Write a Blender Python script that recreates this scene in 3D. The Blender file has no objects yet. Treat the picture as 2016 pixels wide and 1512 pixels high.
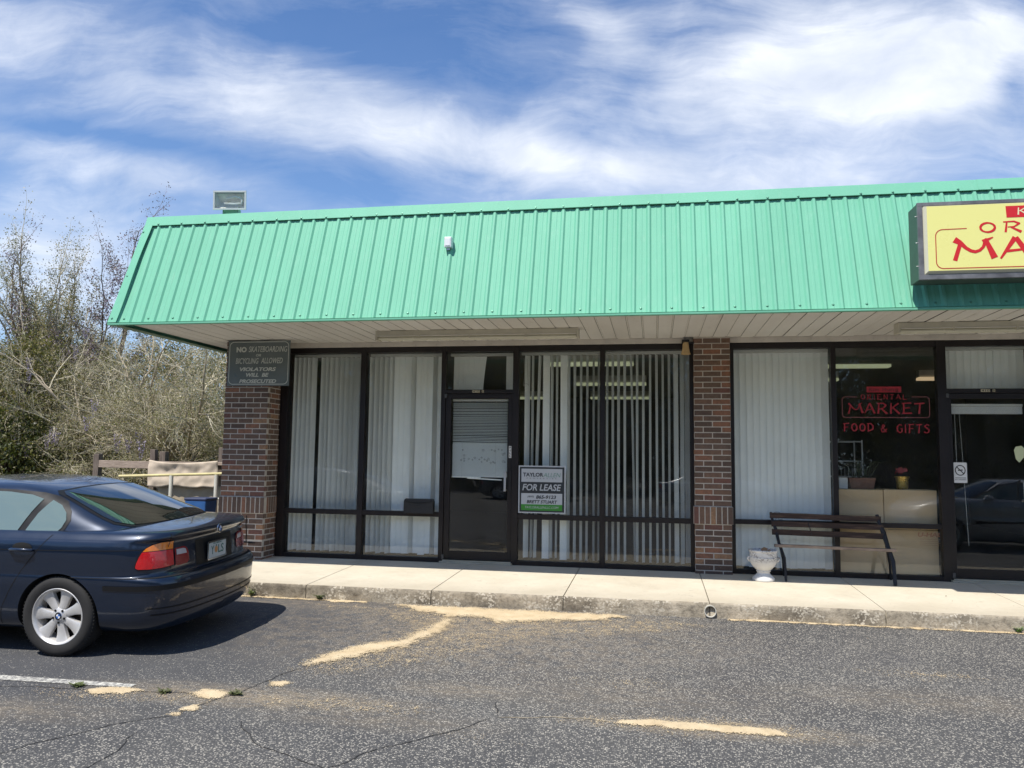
import bpy, bmesh, math, random
import numpy as np
from mathutils import Vector, Matrix, noise
from mathutils.bvhtree import BVHTree
from mathutils.geometry import delaunay_2d_cdt
R = math.radians
random.seed(7)
scene = bpy.context.scene
C = scene.collection

# ------------------------------------------------------------------ camera
cam_d = bpy.data.cameras.new('camera'); cam = bpy.data.objects.new('camera', cam_d); C.objects.link(cam)
yaw, pitch, roll = -0.1792, 0.0916, 0.01307
fw = Vector((math.sin(yaw)*math.cos(pitch), math.cos(yaw)*math.cos(pitch), math.sin(pitch)))
rt = Vector((math.cos(yaw), -math.sin(yaw), 0)); up = rt.cross(fw)
rt2 = rt*math.cos(roll)+up*math.sin(roll); up2 = -rt*math.sin(roll)+up*math.cos(roll)
M = Matrix((rt2, up2, -fw)).transposed().to_4x4(); M.translation = (4.93, -9.862, 1.355)
cam.matrix_world = M
cam_d.sensor_width = 36; cam_d.lens = 1550.5/2016*36
cam_d.clip_start = 0.05; cam_d.clip_end = 1000
scene.camera = cam
scene.view_settings.view_transform = 'Standard'; scene.view_settings.look = 'None'
scene.view_settings.gamma = 1.0; scene.view_settings.exposure = 0.55

# ------------------------------------------------------------------ node helper
class NT:
    def __init__(s, tree): s.t = tree; s.n = tree.nodes; s.l = tree.links
    def node(s, typ, **kw):
        n = s.n.new(typ)
        for k, v in kw.items(): setattr(n, k, v)
        return n
    def put(s, sock, v):
        if isinstance(v, bpy.types.NodeSocket): s.l.new(v, sock)
        elif v is not None: sock.default_value = v
    def m(s, op, a, b=None, c=None, clamp=False):
        n = s.node('ShaderNodeMath', operation=op, use_clamp=clamp)
        s.put(n.inputs[0], a); s.put(n.inputs[1], b)
        if c is not None: s.put(n.inputs[2], c)
        return n.outputs[0]
    def vm(s, op, a, b=None, out=0):
        n = s.node('ShaderNodeVectorMath', operation=op); s.put(n.inputs[0], a); s.put(n.inputs[1], b); return n.outputs[out]
    def noise(s, vec, scale, detail=4, rough=0.5, dist=0.0, col=False):
        n = s.node('ShaderNodeTexNoise'); s.put(n.inputs['Vector'], vec)
        n.inputs['Scale'].default_value = scale; n.inputs['Detail'].default_value = detail
        n.inputs['Roughness'].default_value = rough; n.inputs['Distortion'].default_value = dist
        return n.outputs['Color'] if col else n.outputs['Fac']
    def ramp(s, fac, stops, interp='LINEAR'):
        n = s.node('ShaderNodeValToRGB'); s.put(n.inputs[0], fac); cr = n.color_ramp; cr.interpolation = interp
        while len(cr.elements) < len(stops): cr.elements.new(0.5)
        for e, (p, c) in zip(cr.elements, stops):
            e.position = p; e.color = (c, c, c, 1) if isinstance(c, (int, float)) else (*c, 1)
        return n.outputs[0]
    def mix(s, f, a, b, blend='MIX'):
        n = s.node('ShaderNodeMix', data_type='RGBA', blend_type=blend, clamp_factor=True)
        s.put(n.inputs[0], f)
        s.put(n.inputs[6], a if not isinstance(a, tuple) else (*a, 1)); s.put(n.inputs[7], b if not isinstance(b, tuple) else (*b, 1))
        return n.outputs[2]
    def map(s, vec, scale=(1,1,1), loc=(0,0,0), rot=(0,0,0)):
        n = s.node('ShaderNodeMapping'); s.put(n.inputs['Vector'], vec)
        n.inputs['Scale'].default_value = scale; n.inputs['Location'].default_value = loc; n.inputs['Rotation'].default_value = rot
        return n.outputs[0]

# ------------------------------------------------------------------ world (sky + procedural clouds) and sun
SUN = Vector((-0.25, -0.52, 1.0)).normalized()
world = bpy.data.worlds.new('World'); scene.world = world; world.use_nodes = True
W = NT(world.node_tree); W.n.clear()
sky = W.node('ShaderNodeTexSky', sky_type='NISHITA'); sky.sun_disc = False
sky.sun_elevation = math.asin(SUN.z); sky.sun_rotation = math.atan2(SUN.x, SUN.y)
sky.air_density = 1.1; sky.dust_density = 0.1; sky.ozone_density = 3.0
tc = W.node('ShaderNodeTexCoord'); d = tc.outputs['Generated']
hf = Vector((math.sin(yaw), math.cos(yaw), 0)); hr = Vector((math.cos(yaw), -math.sin(yaw), 0))
df = W.vm('DOT_PRODUCT', d, tuple(hf), out=1); dr = W.vm('DOT_PRODUCT', d, tuple(hr), out=1)
sp = W.node('ShaderNodeSeparateXYZ'); W.l.new(d, sp.inputs[0]); dz = sp.outputs[2]
dfa = W.m('MAXIMUM', W.m('ABSOLUTE', df), 0.15)
P = W.m('DIVIDE', dr, dfa); Q = W.m('DIVIDE', dz, dfa)
cv = W.node('ShaderNodeCombineXYZ'); W.put(cv.inputs[0], P); W.put(cv.inputs[1], Q); cvec = cv.outputs[0]
warp = W.noise(cvec, 2.2, 3, 0.55, col=True)
wv = W.vm('ADD', cvec, W.vm('MULTIPLY', W.vm('SUBTRACT', warp, (0.5, 0.5, 0.5)), (0.26, 0.22, 0)))
n1 = W.noise(W.map(wv, (1.3, 5.5, 1), rot=(0, 0, R(16))), 2.4, 9, 0.56)
n2 = W.noise(W.map(wv, (2.2, 3.2, 1), (3.1, 1.7, 0), (0, 0, R(20))), 2.0, 9, 0.6)
def blob(px, py, a, b, ang, amp):
    x0 = (px-1008)/1550; y0 = (900-py)/1550; a /= 1550; b /= 1550; ca, sa = math.cos(R(ang)), math.sin(R(ang))
    dx = W.m('SUBTRACT', P, x0); dy = W.m('SUBTRACT', Q, y0)
    u = W.m('DIVIDE', W.m('ADD', W.m('MULTIPLY', dx, ca), W.m('MULTIPLY', dy, sa)), a)
    v = W.m('DIVIDE', W.m('SUBTRACT', W.m('MULTIPLY', dy, ca), W.m('MULTIPLY', dx, sa)), b)
    r2 = W.m('ADD', W.m('MULTIPLY', u, u), W.m('MULTIPLY', v, v))
    return W.m('MULTIPLY', W.m('EXPONENT', W.m('MULTIPLY', r2, -1.0)), amp)
blobs = [(250, 140, 640, 110, -14, .36), (900, 250, 520, 70, -16, .30), (1180, 320, 420, 50, -10, .20), (200, 320, 330, 45, -11, .30),
         (1600, 110, 430, 150, 8, .68), (1560, 330, 420, 60, 3, .30), (1950, 80, 300, 180, 0, .40), (40, 520, 330, 130, 0, .40), (1180, 20, 130, 45, -30, .28),
         (700, 60, 330, 70, -8, -.22), (1250, 130, 60, 110, -35, -.16), (620, 340, 280, 40, -12, -.20), (130, 255, 260, 22, -8, -.26), (1150, 250, 60, 40, 0, -.05), (2030, 130, 40, 60, 0, -.3)]
acc = None
for b_ in blobs:
    v = blob(*b_); acc = v if acc is None else W.m('ADD', acc, v)
n3 = W.noise(W.map(wv, (3.0, 15.0, 1), (1, 4, 0), (0, 0, R(17))), 3.0, 10, 0.68)
dens = W.m('ADD', W.m('ADD', W.m('MULTIPLY', W.m('SUBTRACT', n3, 0.5), 0.24), W.m('ADD', W.m('MULTIPLY', n1, 0.74), W.m('MULTIPLY', n2, 0.66))), W.m('MULTIPLY', acc, 0.85))
cm = W.ramp(W.m('MULTIPLY', dens, 0.8), [(0.50, 0.03), (0.66, 0.17), (0.83, 0.50), (0.99, 0.82)])
up_m = W.ramp(dz, [(0.0, 0.0), (0.04, 1.0)])
cmask = W.m('MULTIPLY', cm, up_m)
cshade = W.noise(W.map(wv, (2.5, 4, 1), (7, 2, 0)), 2.6, 6, 0.55)
ccol = W.ramp(cshade, [(0.3, (7.6, 8.2, 9.3)), (0.7, (11.5, 11.7, 12.0))])
hz = W.ramp(dz, [(0.0, 0.55), (0.30, 0.10), (0.5, 0.0)])
skyc = W.mix(hz, W.mix(1.0, sky.outputs[0], (0.71, 1.03, 1.38), 'MULTIPLY'), (5.2, 6.4, 8.4))
fin = W.mix(cmask, skyc, ccol)
bg = W.node('ShaderNodeBackground'); W.l.new(fin, bg.inputs[0]); bg.inputs[1].default_value = 0.075
wo = W.node('ShaderNodeOutputWorld'); W.l.new(bg.outputs[0], wo.inputs[0])

sd = bpy.data.lights.new('sun', 'SUN'); sun = bpy.data.objects.new('sun', sd); C.objects.link(sun)
sd.energy = 3.9; sd.angle = R(0.5); sd.color = (1.0, 0.95, 0.87)
sun.rotation_euler = SUN.to_track_quat('Z', 'Y').to_euler(); sun.location = (0, -20, 30)

# ------------------------------------------------------------------ materials
MATS = {}
def mat(name, base=(0.5, 0.5, 0.5), rough=0.6, metal=0.0, spec=0.5, coat=0.0, var=0.0, vscale=6.0, bump=0.0, bscale=40.0, fn=None):
    if name in MATS: return MATS[name]
    m_ = bpy.data.materials.new(name); m_.use_nodes = True; T = NT(m_.node_tree)
    bs = T.n['Principled BSDF']; out = T.n['Material Output']
    bs.inputs['Base Color'].default_value = (*base, 1); bs.inputs['Roughness'].default_value = rough
    bs.inputs['Metallic'].default_value = metal; bs.inputs['Specular IOR Level'].default_value = spec; bs.inputs['Coat Weight'].default_value = coat
    tcn = T.node('ShaderNodeTexCoord'); oc = tcn.outputs['Object']
    if var > 0:
        f = T.noise(oc, vscale, 6, 0.6)
        c1 = tuple(min(1, c*(1-var)) for c in base); c2 = tuple(min(1, c*(1+var)) for c in base)
        T.l.new(T.ramp(f, [(0.25, c1), (0.75, c2)]), bs.inputs['Base Color'])
        T.l.new(T.ramp(f, [(0.2, max(0, rough-0.08)), (0.8, min(1, rough+0.08))]), bs.inputs['Roughness'])
    if bump > 0:
        bn = T.node('ShaderNodeBump'); bn.inputs['Strength'].default_value = bump; bn.inputs['Distance'].default_value = 0.01
        T.l.new(T.noise(oc, bscale, 5, 0.6), bn.inputs['Height']); T.l.new(bn.outputs[0], bs.inputs['Normal'])
    if fn: fn(T, bs, oc, out)
    MATS[name] = m_; return m_

def f_asphalt(T, bs, oc, out):
    big = T.noise(oc, 0.55, 5, 0.6); mid = T.noise(oc, 3.0, 5, 0.65); fine = T.noise(oc, 130, 2, 0.5)
    base = T.mix(T.ramp(big, [(0.35, 0.0), (0.65, 1.0)]), (0.080, 0.079, 0.079), (0.118, 0.114, 0.107))
    base = T.mix(T.m('MULTIPLY', T.ramp(fine, [(0.42, 0.0), (0.62, 1.0)]), 0.55), base, (0.035, 0.035, 0.036))
    vo = T.node('ShaderNodeTexVoronoi'); T.put(vo.inputs['Vector'], oc); vo.inputs['Scale'].default_value = 95
    sc = T.node('ShaderNodeSeparateColor'); T.l.new(vo.outputs['Color'], sc.inputs[0])
    near = T.vm('DISTANCE', oc, (-1.2, -2.6, -0.2), out=1)
    smooth = T.ramp(T.m('DIVIDE', near, 10.0), [(0.25, 0.0), (0.48, 1.0)])
    thr = T.m('ADD', T.m('MULTIPLY', smooth, -0.32), T.m('SUBTRACT', 1.22, T.m('MULTIPLY', mid, 0.62)))
    stone = T.m('MULTIPLY', T.m('GREATER_THAN', sc.outputs[0], thr), T.ramp(vo.outputs['Distance'], [(0.35, 1.0), (0.6, 0.0)]))
    scol = T.mix(sc.outputs[1], (0.20, 0.19, 0.175), (0.52, 0.48, 0.40))
    base = T.mix(stone, base, scol)
    # dusting of pale sand around the drift and in worn streaks
    dd = T.vm('DISTANCE', T.map(oc, (0.6, 1, 1)), (3.3*0.6, -2.6, -0.2), out=1)
    dm = T.m('MULTIPLY', T.ramp(T.m('DIVIDE', dd, 3.0), [(0.0, 1.0), (0.6, 0.0)]), T.ramp(T.noise(oc, 9, 6, 0.7), [(0.40, 0.0), (0.72, 0.8)]))
    for (ex, ey, ew, eh, ea) in ((2.2, -4.75, 1.6, .30, .8), (5.3, -4.72, 1.1, .22, .9), (3.2, -5.0, 1.0, .25, .35), (0.9, -5.3, .9, .3, .4), (4.7, -4.2, 1.6, .5, .3), (1.4, -2.0, 1.3, .35, .5), (6.8, -3.9, 2.2, .35, .3), (3.6, -4.3, .7, .25, .5)):
        q_ = T.vm('DISTANCE', T.map(oc, (1/ew, 1/eh, 0)), (ex/ew, ey/eh, 0), out=1)
        dm = T.m('MAXIMUM', dm, T.m('MULTIPLY', T.ramp(q_, [(0.0, ea), (1.0, 0.0)]), T.ramp(T.noise(T.map(oc, (1, 2.5, 1)), 7, 7, 0.75), [(0.36, 0.0), (0.60, 0.95)])))
    dark = T.ramp(T.noise(oc, 0.9, 6, 0.65), [(0.28, 0.55), (0.42, 0.0)])
    base = T.mix(dark, base, (0.06, 0.062, 0.068))
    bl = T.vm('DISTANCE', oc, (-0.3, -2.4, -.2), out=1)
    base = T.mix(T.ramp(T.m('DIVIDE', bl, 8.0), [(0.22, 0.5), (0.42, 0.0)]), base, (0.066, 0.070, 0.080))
    base = T.mix(dm, base, (0.34, 0.27, 0.18))
    st = T.noise(T.map(oc, (1.0, 3.5, 1)), 2.6, 7, 0.72)
    base = T.mix(T.ramp(st, [(0.63, 0.0), (0.76, 0.55)]), base, (0.30, 0.28, 0.24))
    T.l.new(base, bs.inputs['Base Color'])
    bn = T.node('ShaderNodeBump'); bn.inputs['Strength'].default_value = 0.7; bn.inputs['Distance'].default_value = 0.006
    T.l.new(T.m('ADD', T.m('MULTIPLY', vo.outputs['Distance'], -0.8), fine), bn.inputs['Height']); T.l.new(bn.outputs[0], bs.inputs['Normal'])
m_asph = mat('asphalt', rough=0.88, spec=0.3, fn=f_asphalt)

def f_conc(T, bs, oc, out):
    a = T.noise(oc, 1.6, 6, 0.6); b = T.noise(oc, 22, 4, 0.6)
    c = T.mix(T.ramp(a, [(0.3, 0.0), (0.7, 1.0)]), (0.57, 0.51, 0.395), (0.66, 0.605, 0.485))
    c = T.mix(T.ramp(b, [(0.3, 0.16), (0.7, 0.0)]), c, (0.40, 0.35, 0.27))
    # dirt band that collects towards the kerb edge
    s_ = T.node('ShaderNodeSeparateXYZ'); T.l.new(oc, s_.inputs[0])
    e = T.m('MULTIPLY', T.ramp(T.m('ADD', s_.outputs[1], T.m('MULTIPLY', T.noise(oc, 2.2, 5, 0.6), 0.5)), [(0.0, 0), (1.0, 1)]), 1.0)
    band = T.node('ShaderNodeMapRange'); T.put(band.inputs[0], T.m('ADD', s_.outputs[1], T.m('MULTIPLY', T.noise(oc, 2.2, 5, 0.6), 0.6)))
    band.inputs[1].default_value = -1.0; band.inputs[2].default_value = -1.45
    c = T.mix(T.m('MULTIPLY', band.outputs[0], 0.45), c, (0.40, 0.34, 0.25))
    sp_ = T.noise(oc, 6.5, 3, 0.5)
    c = T.mix(T.ramp(sp_, [(0.66, 0.0), (0.76, 0.35)]), c, (0.28, 0.24, 0.19))
    c = T.mix(T.ramp(T.noise(oc, 2.3, 8, .7), [(.52, 0.), (.72, .35)]), c, (.42, .37, .28))
    c = T.mix(T.ramp(T.noise(oc, 38, 2, .5), [(.72, 0.), (.76, .6)]), c, (.12, .10, .08))
    T.l.new(c, bs.inputs['Base Color'])
    bn = T.node('ShaderNodeBump'); bn.inputs['Strength'].default_value = 0.25; bn.inputs['Distance'].default_value = 0.004
    T.l.new(T.noise(oc, 180, 3, 0.6), bn.inputs['Height']); T.l.new(bn.outputs[0], bs.inputs['Normal'])
m_conc = mat('concrete', rough=0.9, spec=0.2, fn=f_conc)

def f_kerb(T, bs, oc, out):
    a = T.noise(oc, 2.6, 7, 0.65); b = T.noise(oc, 30, 4, 0.6)
    c = T.ramp(a, [(0.32, (0.13, 0.11, 0.085)), (0.48, (0.26, 0.225, 0.17)), (0.66, (0.44, 0.38, 0.29))])
    vo = T.node('ShaderNodeTexVoronoi'); T.put(vo.inputs['Vector'], oc); vo.inputs['Scale'].default_value = 60
    sc = T.node('ShaderNodeSeparateColor'); T.l.new(vo.outputs['Color'], sc.inputs[0])
    peb = T.m('MULTIPLY', T.m('GREATER_THAN', sc.outputs[0], 0.72), T.ramp(T.noise(oc, 3.2, 3, 0.5), [(0.46, 0.0), (0.56, 1.0)]))
    c = T.mix(peb, c, (0.50, 0.45, 0.36))
    c = T.mix(T.ramp(b, [(0.35, 0.45), (0.5, 0.0)]), c, (0.08, 0.07, 0.055))
    T.l.new(c, bs.inputs['Base Color'])
    bn = T.node('ShaderNodeBump'); bn.inputs['Strength'].default_value = 0.8; bn.inputs['Distance'].default_value = 0.01
    T.l.new(T.noise(oc, 60, 5, 0.65), bn.inputs['Height']); T.l.new(bn.outputs[0], bs.inputs['Normal'])
m_kerb = mat('kerb_concrete', rough=0.95, spec=0.15, fn=f_kerb)

def f_sand(T, bs, oc, out):
    a = T.noise(oc, 7, 6, 0.6); b = T.noise(oc, 160, 2, 0.5)
    c = T.ramp(a, [(0.3, (0.52, 0.40, 0.24)), (0.7, (0.64, 0.52, 0.34))])
    c = T.mix(T.ramp(b, [(0.30, 0.5), (0.42, 0.0)]), c, (0.16, 0.13, 0.10))
    c = T.mix(T.ramp(T.noise(oc, 16, 4, .6), [(.58, 0.), (.74, .35)]), c, (.30, .25, .18))
    T.l.new(c, bs.inputs['Base Color'])
    bn = T.node('ShaderNodeBump'); bn.inputs['Strength'].default_value = 0.5; bn.inputs['Distance'].default_value = 0.008
    T.l.new(T.noise(oc, 45, 5, 0.6), bn.inputs['Height']); T.l.new(bn.outputs[0], bs.inputs['Normal'])
    at = T.node('ShaderNodeAttribute', attribute_name='edge')
    g = T.m('ADD', T.m('MULTIPLY', T.noise(oc, 110, 2, .5), 1.9), T.m('MULTIPLY', T.noise(oc, 12, 6, .7), 1.1))
    al = T.m('GREATER_THAN', T.m('ADD', T.m('MULTIPLY', at.outputs['Fac'], 1.5), 0.92), g)
    T.l.new(al, bs.inputs['Alpha'])
m_sand = mat('sand', rough=0.95, spec=0.1, fn=f_sand)

def f_green(T, bs, oc, out):
    a = T.noise(T.map(oc, (1, 1, 0.25)), 1.2, 5, 0.6); b = T.noise(T.map(oc, (6, 6, 0.4)), 3.0, 4, 0.6)
    c = T.ramp(a, [(0.3, (0.155, 0.435, 0.295)), (0.7, (0.18, 0.49, 0.335))])
    c = T.mix(T.ramp(b, [(0.55, 0.0), (0.75, 0.25)]), c, (0.30, 0.54, 0.41)); c = T.mix(T.ramp(T.noise(T.map(oc, (14, 14, .8)), 2.0, 5, .7), [(.60, 0.), (.82, .35)]), c, (.10, .26, .18))
    T.l.new(c, bs.inputs['Base Color'])
    bn = T.node('ShaderNodeBump'); bn.inputs['Strength'].default_value = 0.15; bn.inputs['Distance'].default_value = 0.02
    T.l.new(T.noise(oc, 2.2, 3, 0.5), bn.inputs['Height']); T.l.new(bn.outputs[0], bs.inputs['Normal'])
m_green = mat('green_painted_metal', rough=0.58, spec=0.22, fn=f_green)

def f_soffit(T, bs, oc, out):
    a = T.noise(T.map(oc, (1, 0.3, 1)), 2.0, 6, 0.6)
    c = T.ramp(a, [(0.3, (0.66, 0.63, 0.57)), (0.75, (0.78, 0.76, 0.70))])
    s = T.noise(T.map(oc, (8, 1.2, 1)), 1.5, 5, 0.7)
    c = T.mix(T.ramp(s, [(0.58, 0.0), (0.78, 0.4)]), c, (0.38, 0.30, 0.22))
    T.l.new(c, bs.inputs['Base Color'])
m_soffit = mat('soffit_paint', rough=0.6, fn=f_soffit)
m_trimw = mat('old_white_trim', (0.60, 0.56, 0.50), 0.65, var=0.14, vscale=5)
m_bronze = mat('dark_bronze_metal', (0.012, 0.0085, 0.0085), 0.42, spec=0.45, var=0.25, vscale=3)
m_black = mat('matte_black', (0.008, 0.008, 0.009), 0.6)
m_dark = mat('dark_gap', (0.004, 0.004, 0.004), 0.9)
m_mortar = mat('mortar', (0.53, 0.485, 0.42), 0.95, var=0.15, vscale=30, bump=0.4, bscale=150)

def f_brick(T, bs, oc, out):
    at = T.node('ShaderNodeAttribute', attribute_name='tone'); f = at.outputs['Fac']
    c = T.ramp(f, [(0.0, (0.135, 0.094, 0.074)), (0.20, (0.170, 0.114, 0.085)), (0.38, (0.205, 0.128, 0.090)), (0.54, (0.225, 0.138, 0.098)),
                   (0.66, (0.175, 0.122, 0.094)), (0.78, (0.30, 0.150, 0.095)), (0.88, (0.20, 0.100, 0.078)), (0.95, (0.38, 0.225, 0.13))], 'CONSTANT')
    n_ = T.noise(oc, 26, 6, 0.7); c2 = T.mix(T.ramp(n_, [(0.35, 0.5), (0.6, 0.0)]), c, (0.085, 0.062, 0.052))
    c2 = T.mix(T.ramp(T.noise(oc, 55, 3, 0.6), [(0.60, 0.0), (0.72, 0.45)]), c2, (0.30, 0.20, 0.14))
    T.l.new(c2, bs.inputs['Base Color'])
    bn = T.node('ShaderNodeBump'); bn.inputs['Strength'].default_value = 0.7; bn.inputs['Distance'].default_value = 0.006
    T.l.new(T.noise(oc, 70, 5, 0.65), bn.inputs['Height']); T.l.new(bn.outputs[0], bs.inputs['Normal'])
m_brick = mat('brick', rough=0.9, spec=0.2, fn=f_brick)

def f_brickwall(T, bs, oc, out):
    br = T.node('ShaderNodeTexBrick'); T.put(br.inputs['Vector'], T.map(oc, rot=(R(90), 0, R(90))))
    br.inputs['Scale'].default_value = 1; br.inputs['Brick Width'].default_value = 0.203; br.inputs['Row Height'].default_value = 0.0677
    br.inputs['Mortar Size'].default_value = 0.006; br.inputs['Color1'].default_value = (0.09, 0.06, 0.05, 1); br.inputs['Color2'].default_value = (0.2, 0.1, 0.06, 1)
    br.inputs['Mortar'].default_value = (0.4, 0.36, 0.31, 1); T.l.new(br.outputs[0], bs.inputs['Base Color'])
m_bwall = mat('brick_wall', rough=0.9, fn=f_brickwall)

def glass_mat(name, tint, refl=1.0, op=0.0, opc=(0.5, 0.5, 0.5)):
    if name in MATS: return MATS[name]
    m_ = bpy.data.materials.new(name); m_.use_nodes = True; T = NT(m_.node_tree); T.n.clear()
    tr = T.node('ShaderNodeBsdfTransparent'); tr.inputs[0].default_value = (*tint, 1)
    gl = T.node('ShaderNodeBsdfGlossy'); gl.inputs['Roughness'].default_value = 0.0; gl.inputs[0].default_value = (1, 1, 1, 1)
    tcn = T.node('ShaderNodeTexCoord')
    bn = T.node('ShaderNodeBump'); bn.inputs['Strength'].default_value = 0.08; bn.inputs['Distance'].default_value = 0.02
    T.l.new(T.noise(tcn.outputs['Object'], 1.3, 2, 0.5), bn.inputs['Height']); T.l.new(bn.outputs[0], gl.inputs['Normal'])
    ge = T.node('ShaderNodeNewGeometry'); c_ = T.m('ABSOLUTE', T.vm('DOT_PRODUCT', ge.outputs['Normal'], ge.outputs['Incoming'], out=1))
    f = T.m('MULTIPLY', T.m('ADD', 0.036, T.m('MULTIPLY', T.m('POWER', T.m('SUBTRACT', 1.0, c_, clamp=True), 5.0), 0.95)), refl, clamp=True)
    mx = T.node('ShaderNodeMixShader'); T.l.new(f, mx.inputs[0]); T.l.new(tr.outputs[0], mx.inputs[1]); T.l.new(gl.outputs[0], mx.inputs[2])
    last = mx
    di = T.node('ShaderNodeBsdfDiffuse'); di.inputs[0].default_value = (*opc, 1)
    m2 = T.node('ShaderNodeMixShader'); T.l.new(mx.outputs[0], m2.inputs[1]); T.l.new(di.outputs[0], m2.inputs[2])
    smn = T.ramp(T.noise(T.map(tcn.outputs['Object'], (1, 1, 0.6)), 3.5, 6, 0.7), [(0.4, 0.004+op), (0.8, 0.03+op)])
    T.l.new(smn, m2.inputs[0]); last = m2
    o = T.node('ShaderNodeOutputMaterial'); T.l.new(last.outputs[0], o.inputs[0])
    MATS[name] = m_; return m_
m_glass = glass_mat('window_glass', (0.965, 0.98, 0.972))
m_slat = mat('blind_vinyl', (0.90, 0.92, 0.91), 0.5, var=0.06, vscale=2)
m_railw = mat('blind_headrail', (0.6, 0.6, 0.57), 0.5)
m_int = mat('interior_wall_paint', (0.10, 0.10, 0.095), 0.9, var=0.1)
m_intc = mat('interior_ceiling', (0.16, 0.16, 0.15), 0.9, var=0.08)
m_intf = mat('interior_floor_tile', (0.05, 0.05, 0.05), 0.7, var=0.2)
m_white = mat('white_enamel', (0.66, 0.64, 0.60), 0.5, var=0.1, vscale=8)
m_alu = mat('aluminium', (0.55, 0.55, 0.56), 0.38, metal=0.8, var=0.12)
m_card = mat('cardboard', (0.62, 0.45, 0.27), 0.85, var=0.07, vscale=4)

def emis(name, col, s):
    if name in MATS: return MATS[name]
    m_ = bpy.data.materials.new(name); m_.use_nodes = True; T = NT(m_.node_tree)
    bs = T.n['Principled BSDF']; bs.inputs['Emission Color'].default_value = (*col, 1); bs.inputs['Emission Strength'].default_value = s
    bs.inputs['Base Color'].default_value = (0.6, 0.6, 0.55, 1); MATS[name] = m_; return m_
m_tube_lit = emis('lit_ceiling_tube', (0.93, 1.0, 0.60), 0.17)
m_tube_warm = emis('lit_ceiling_tube_warm', (1.0, 0.72, 0.42), 0.32)

# ------------------------------------------------------------------ mesh helpers
class MB:
    def __init__(s): s.v = []; s.f = []; s.mi = []; s.att = []
    def add(s, vs, fs, mi=0, a=0.0):
        o = len(s.v); s.v.extend([tuple(v) for v in vs])
        for f in fs: s.f.append([i+o for i in f]); s.mi.append(mi); s.att.append(a)
    def box(s, x0, x1, y0, y1, z0, z1, mi=0, a=0.0, M=None, b=0.0):
        if b > 0:
            vs, fs = bev_box(x0, x1, y0, y1, z0, z1, b)
        else:
            vs = [(x0,y0,z0),(x1,y0,z0),(x1,y1,z0),(x0,y1,z0),(x0,y0,z1),(x1,y0,z1),(x1,y1,z1),(x0,y1,z1)]
            fs = [(0,3,2,1),(4,5,6,7),(0,1,5,4),(1,2,6,5),(2,3,7,6),(3,0,4,7)]
        if M is not None: vs = [M @ Vector(v) for v in vs]
        s.add(vs, fs, mi, a)
    def tube(s, pts, rad, n=8, mi=0, cap=True):
        pts = [Vector(p) for p in pts]; k = len(pts)
        rs = rad if isinstance(rad, (list, tuple)) else [rad]*k
        t0 = (pts[1]-pts[0]).normalized(); ref = Vector((0, 0, 1)) if abs(t0.z) < 0.9 else Vector((1, 0, 0))
        o = len(s.v); u = t0.cross(ref).normalized()
        for i, p in enumerate(pts):
            t = (pts[min(i+1, k-1)]-pts[max(i-1, 0)]).normalized()
            u = (u-t*u.dot(t)); u = u.normalized() if u.length > 1e-6 else t.orthogonal().normalized()
            w = t.cross(u)
            for j in range(n):
                a = 2*math.pi*j/n; q = p+(u*math.cos(a)+w*math.sin(a))*rs[i]; s.v.append(tuple(q))
        for i in range(k-1):
            for j in range(n):
                a_, b_ = o+i*n+j, o+i*n+(j+1) % n
                s.f.append([a_, b_, b_+n, a_+n]); s.mi.append(mi); s.att.append(0.0)
        if cap:
            s.f.append([o+j for j in range(n)][::-1]); s.mi.append(mi); s.att.append(0.0)
            s.f.append([o+(k-1)*n+j for j in range(n)]); s.mi.append(mi); s.att.append(0.0)
    def lathe(s, prof, n=32, mi=0, M=None, a0=0.0, a1=2*math.pi):
        o = len(s.v); k = len(prof); full = abs(a1-a0-2*math.pi) < 1e-6; m_ = n if full else n+1
        for j in range(m_):
            a = a0+(a1-a0)*j/n
            for r, z in prof:
                q = Vector((r*math.cos(a), r*math.sin(a), z)); s.v.append(tuple(M @ q) if M is not None else tuple(q))
        for j in range(n):
            j2 = (j+1) % m_
            for i in range(k-1):
                s.f.append([o+j*k+i, o+j2*k+i, o+j2*k+i+1, o+j*k+i+1]); s.mi.append(mi); s.att.append(0.0)
    def prism(s, poly, M, h, mi=0):
        # poly 2D, extruded along local z from 0 to h
        n = len(poly); vs = [M @ Vector((x, y, 0)) for x, y in poly]+[M @ Vector((x, y, h)) for x, y in poly]
        fs = [list(range(n))[::-1], list(range(n, 2*n))]+[[i, (i+1) % n, n+(i+1) % n, n+i] for i in range(n)]
        s.add(vs, fs, mi)
    def build(s, name, mats, parent=None, smooth=False, bevel=0.0, att=False, autos=None):
        me = bpy.data.meshes.new(name); me.from_pydata(s.v, [], s.f)
        if not isinstance(mats, (list, tuple)): mats = [mats]
        for m_ in mats: me.materials.append(m_)
        if len(mats) > 1: me.polygons.foreach_set('material_index', s.mi)
        if att:
            at = me.attributes.new('tone', 'FLOAT', 'FACE'); at.data.foreach_set('value', s.att)
        if smooth:
            me.polygons.foreach_set('use_smooth', [True]*len(me.polygons))
            if autos: me.set_sharp_from_angle(angle=R(autos))
        me.update()
        o = bpy.data.objects.new(name, me); C.objects.link(o)
        if parent: o.parent = parent
        if bevel > 0:
            b = o.modifiers.new('bevel', 'BEVEL'); b.width = bevel; b.segments = 2; b.limit_method = 'ANGLE'
        return o
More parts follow.
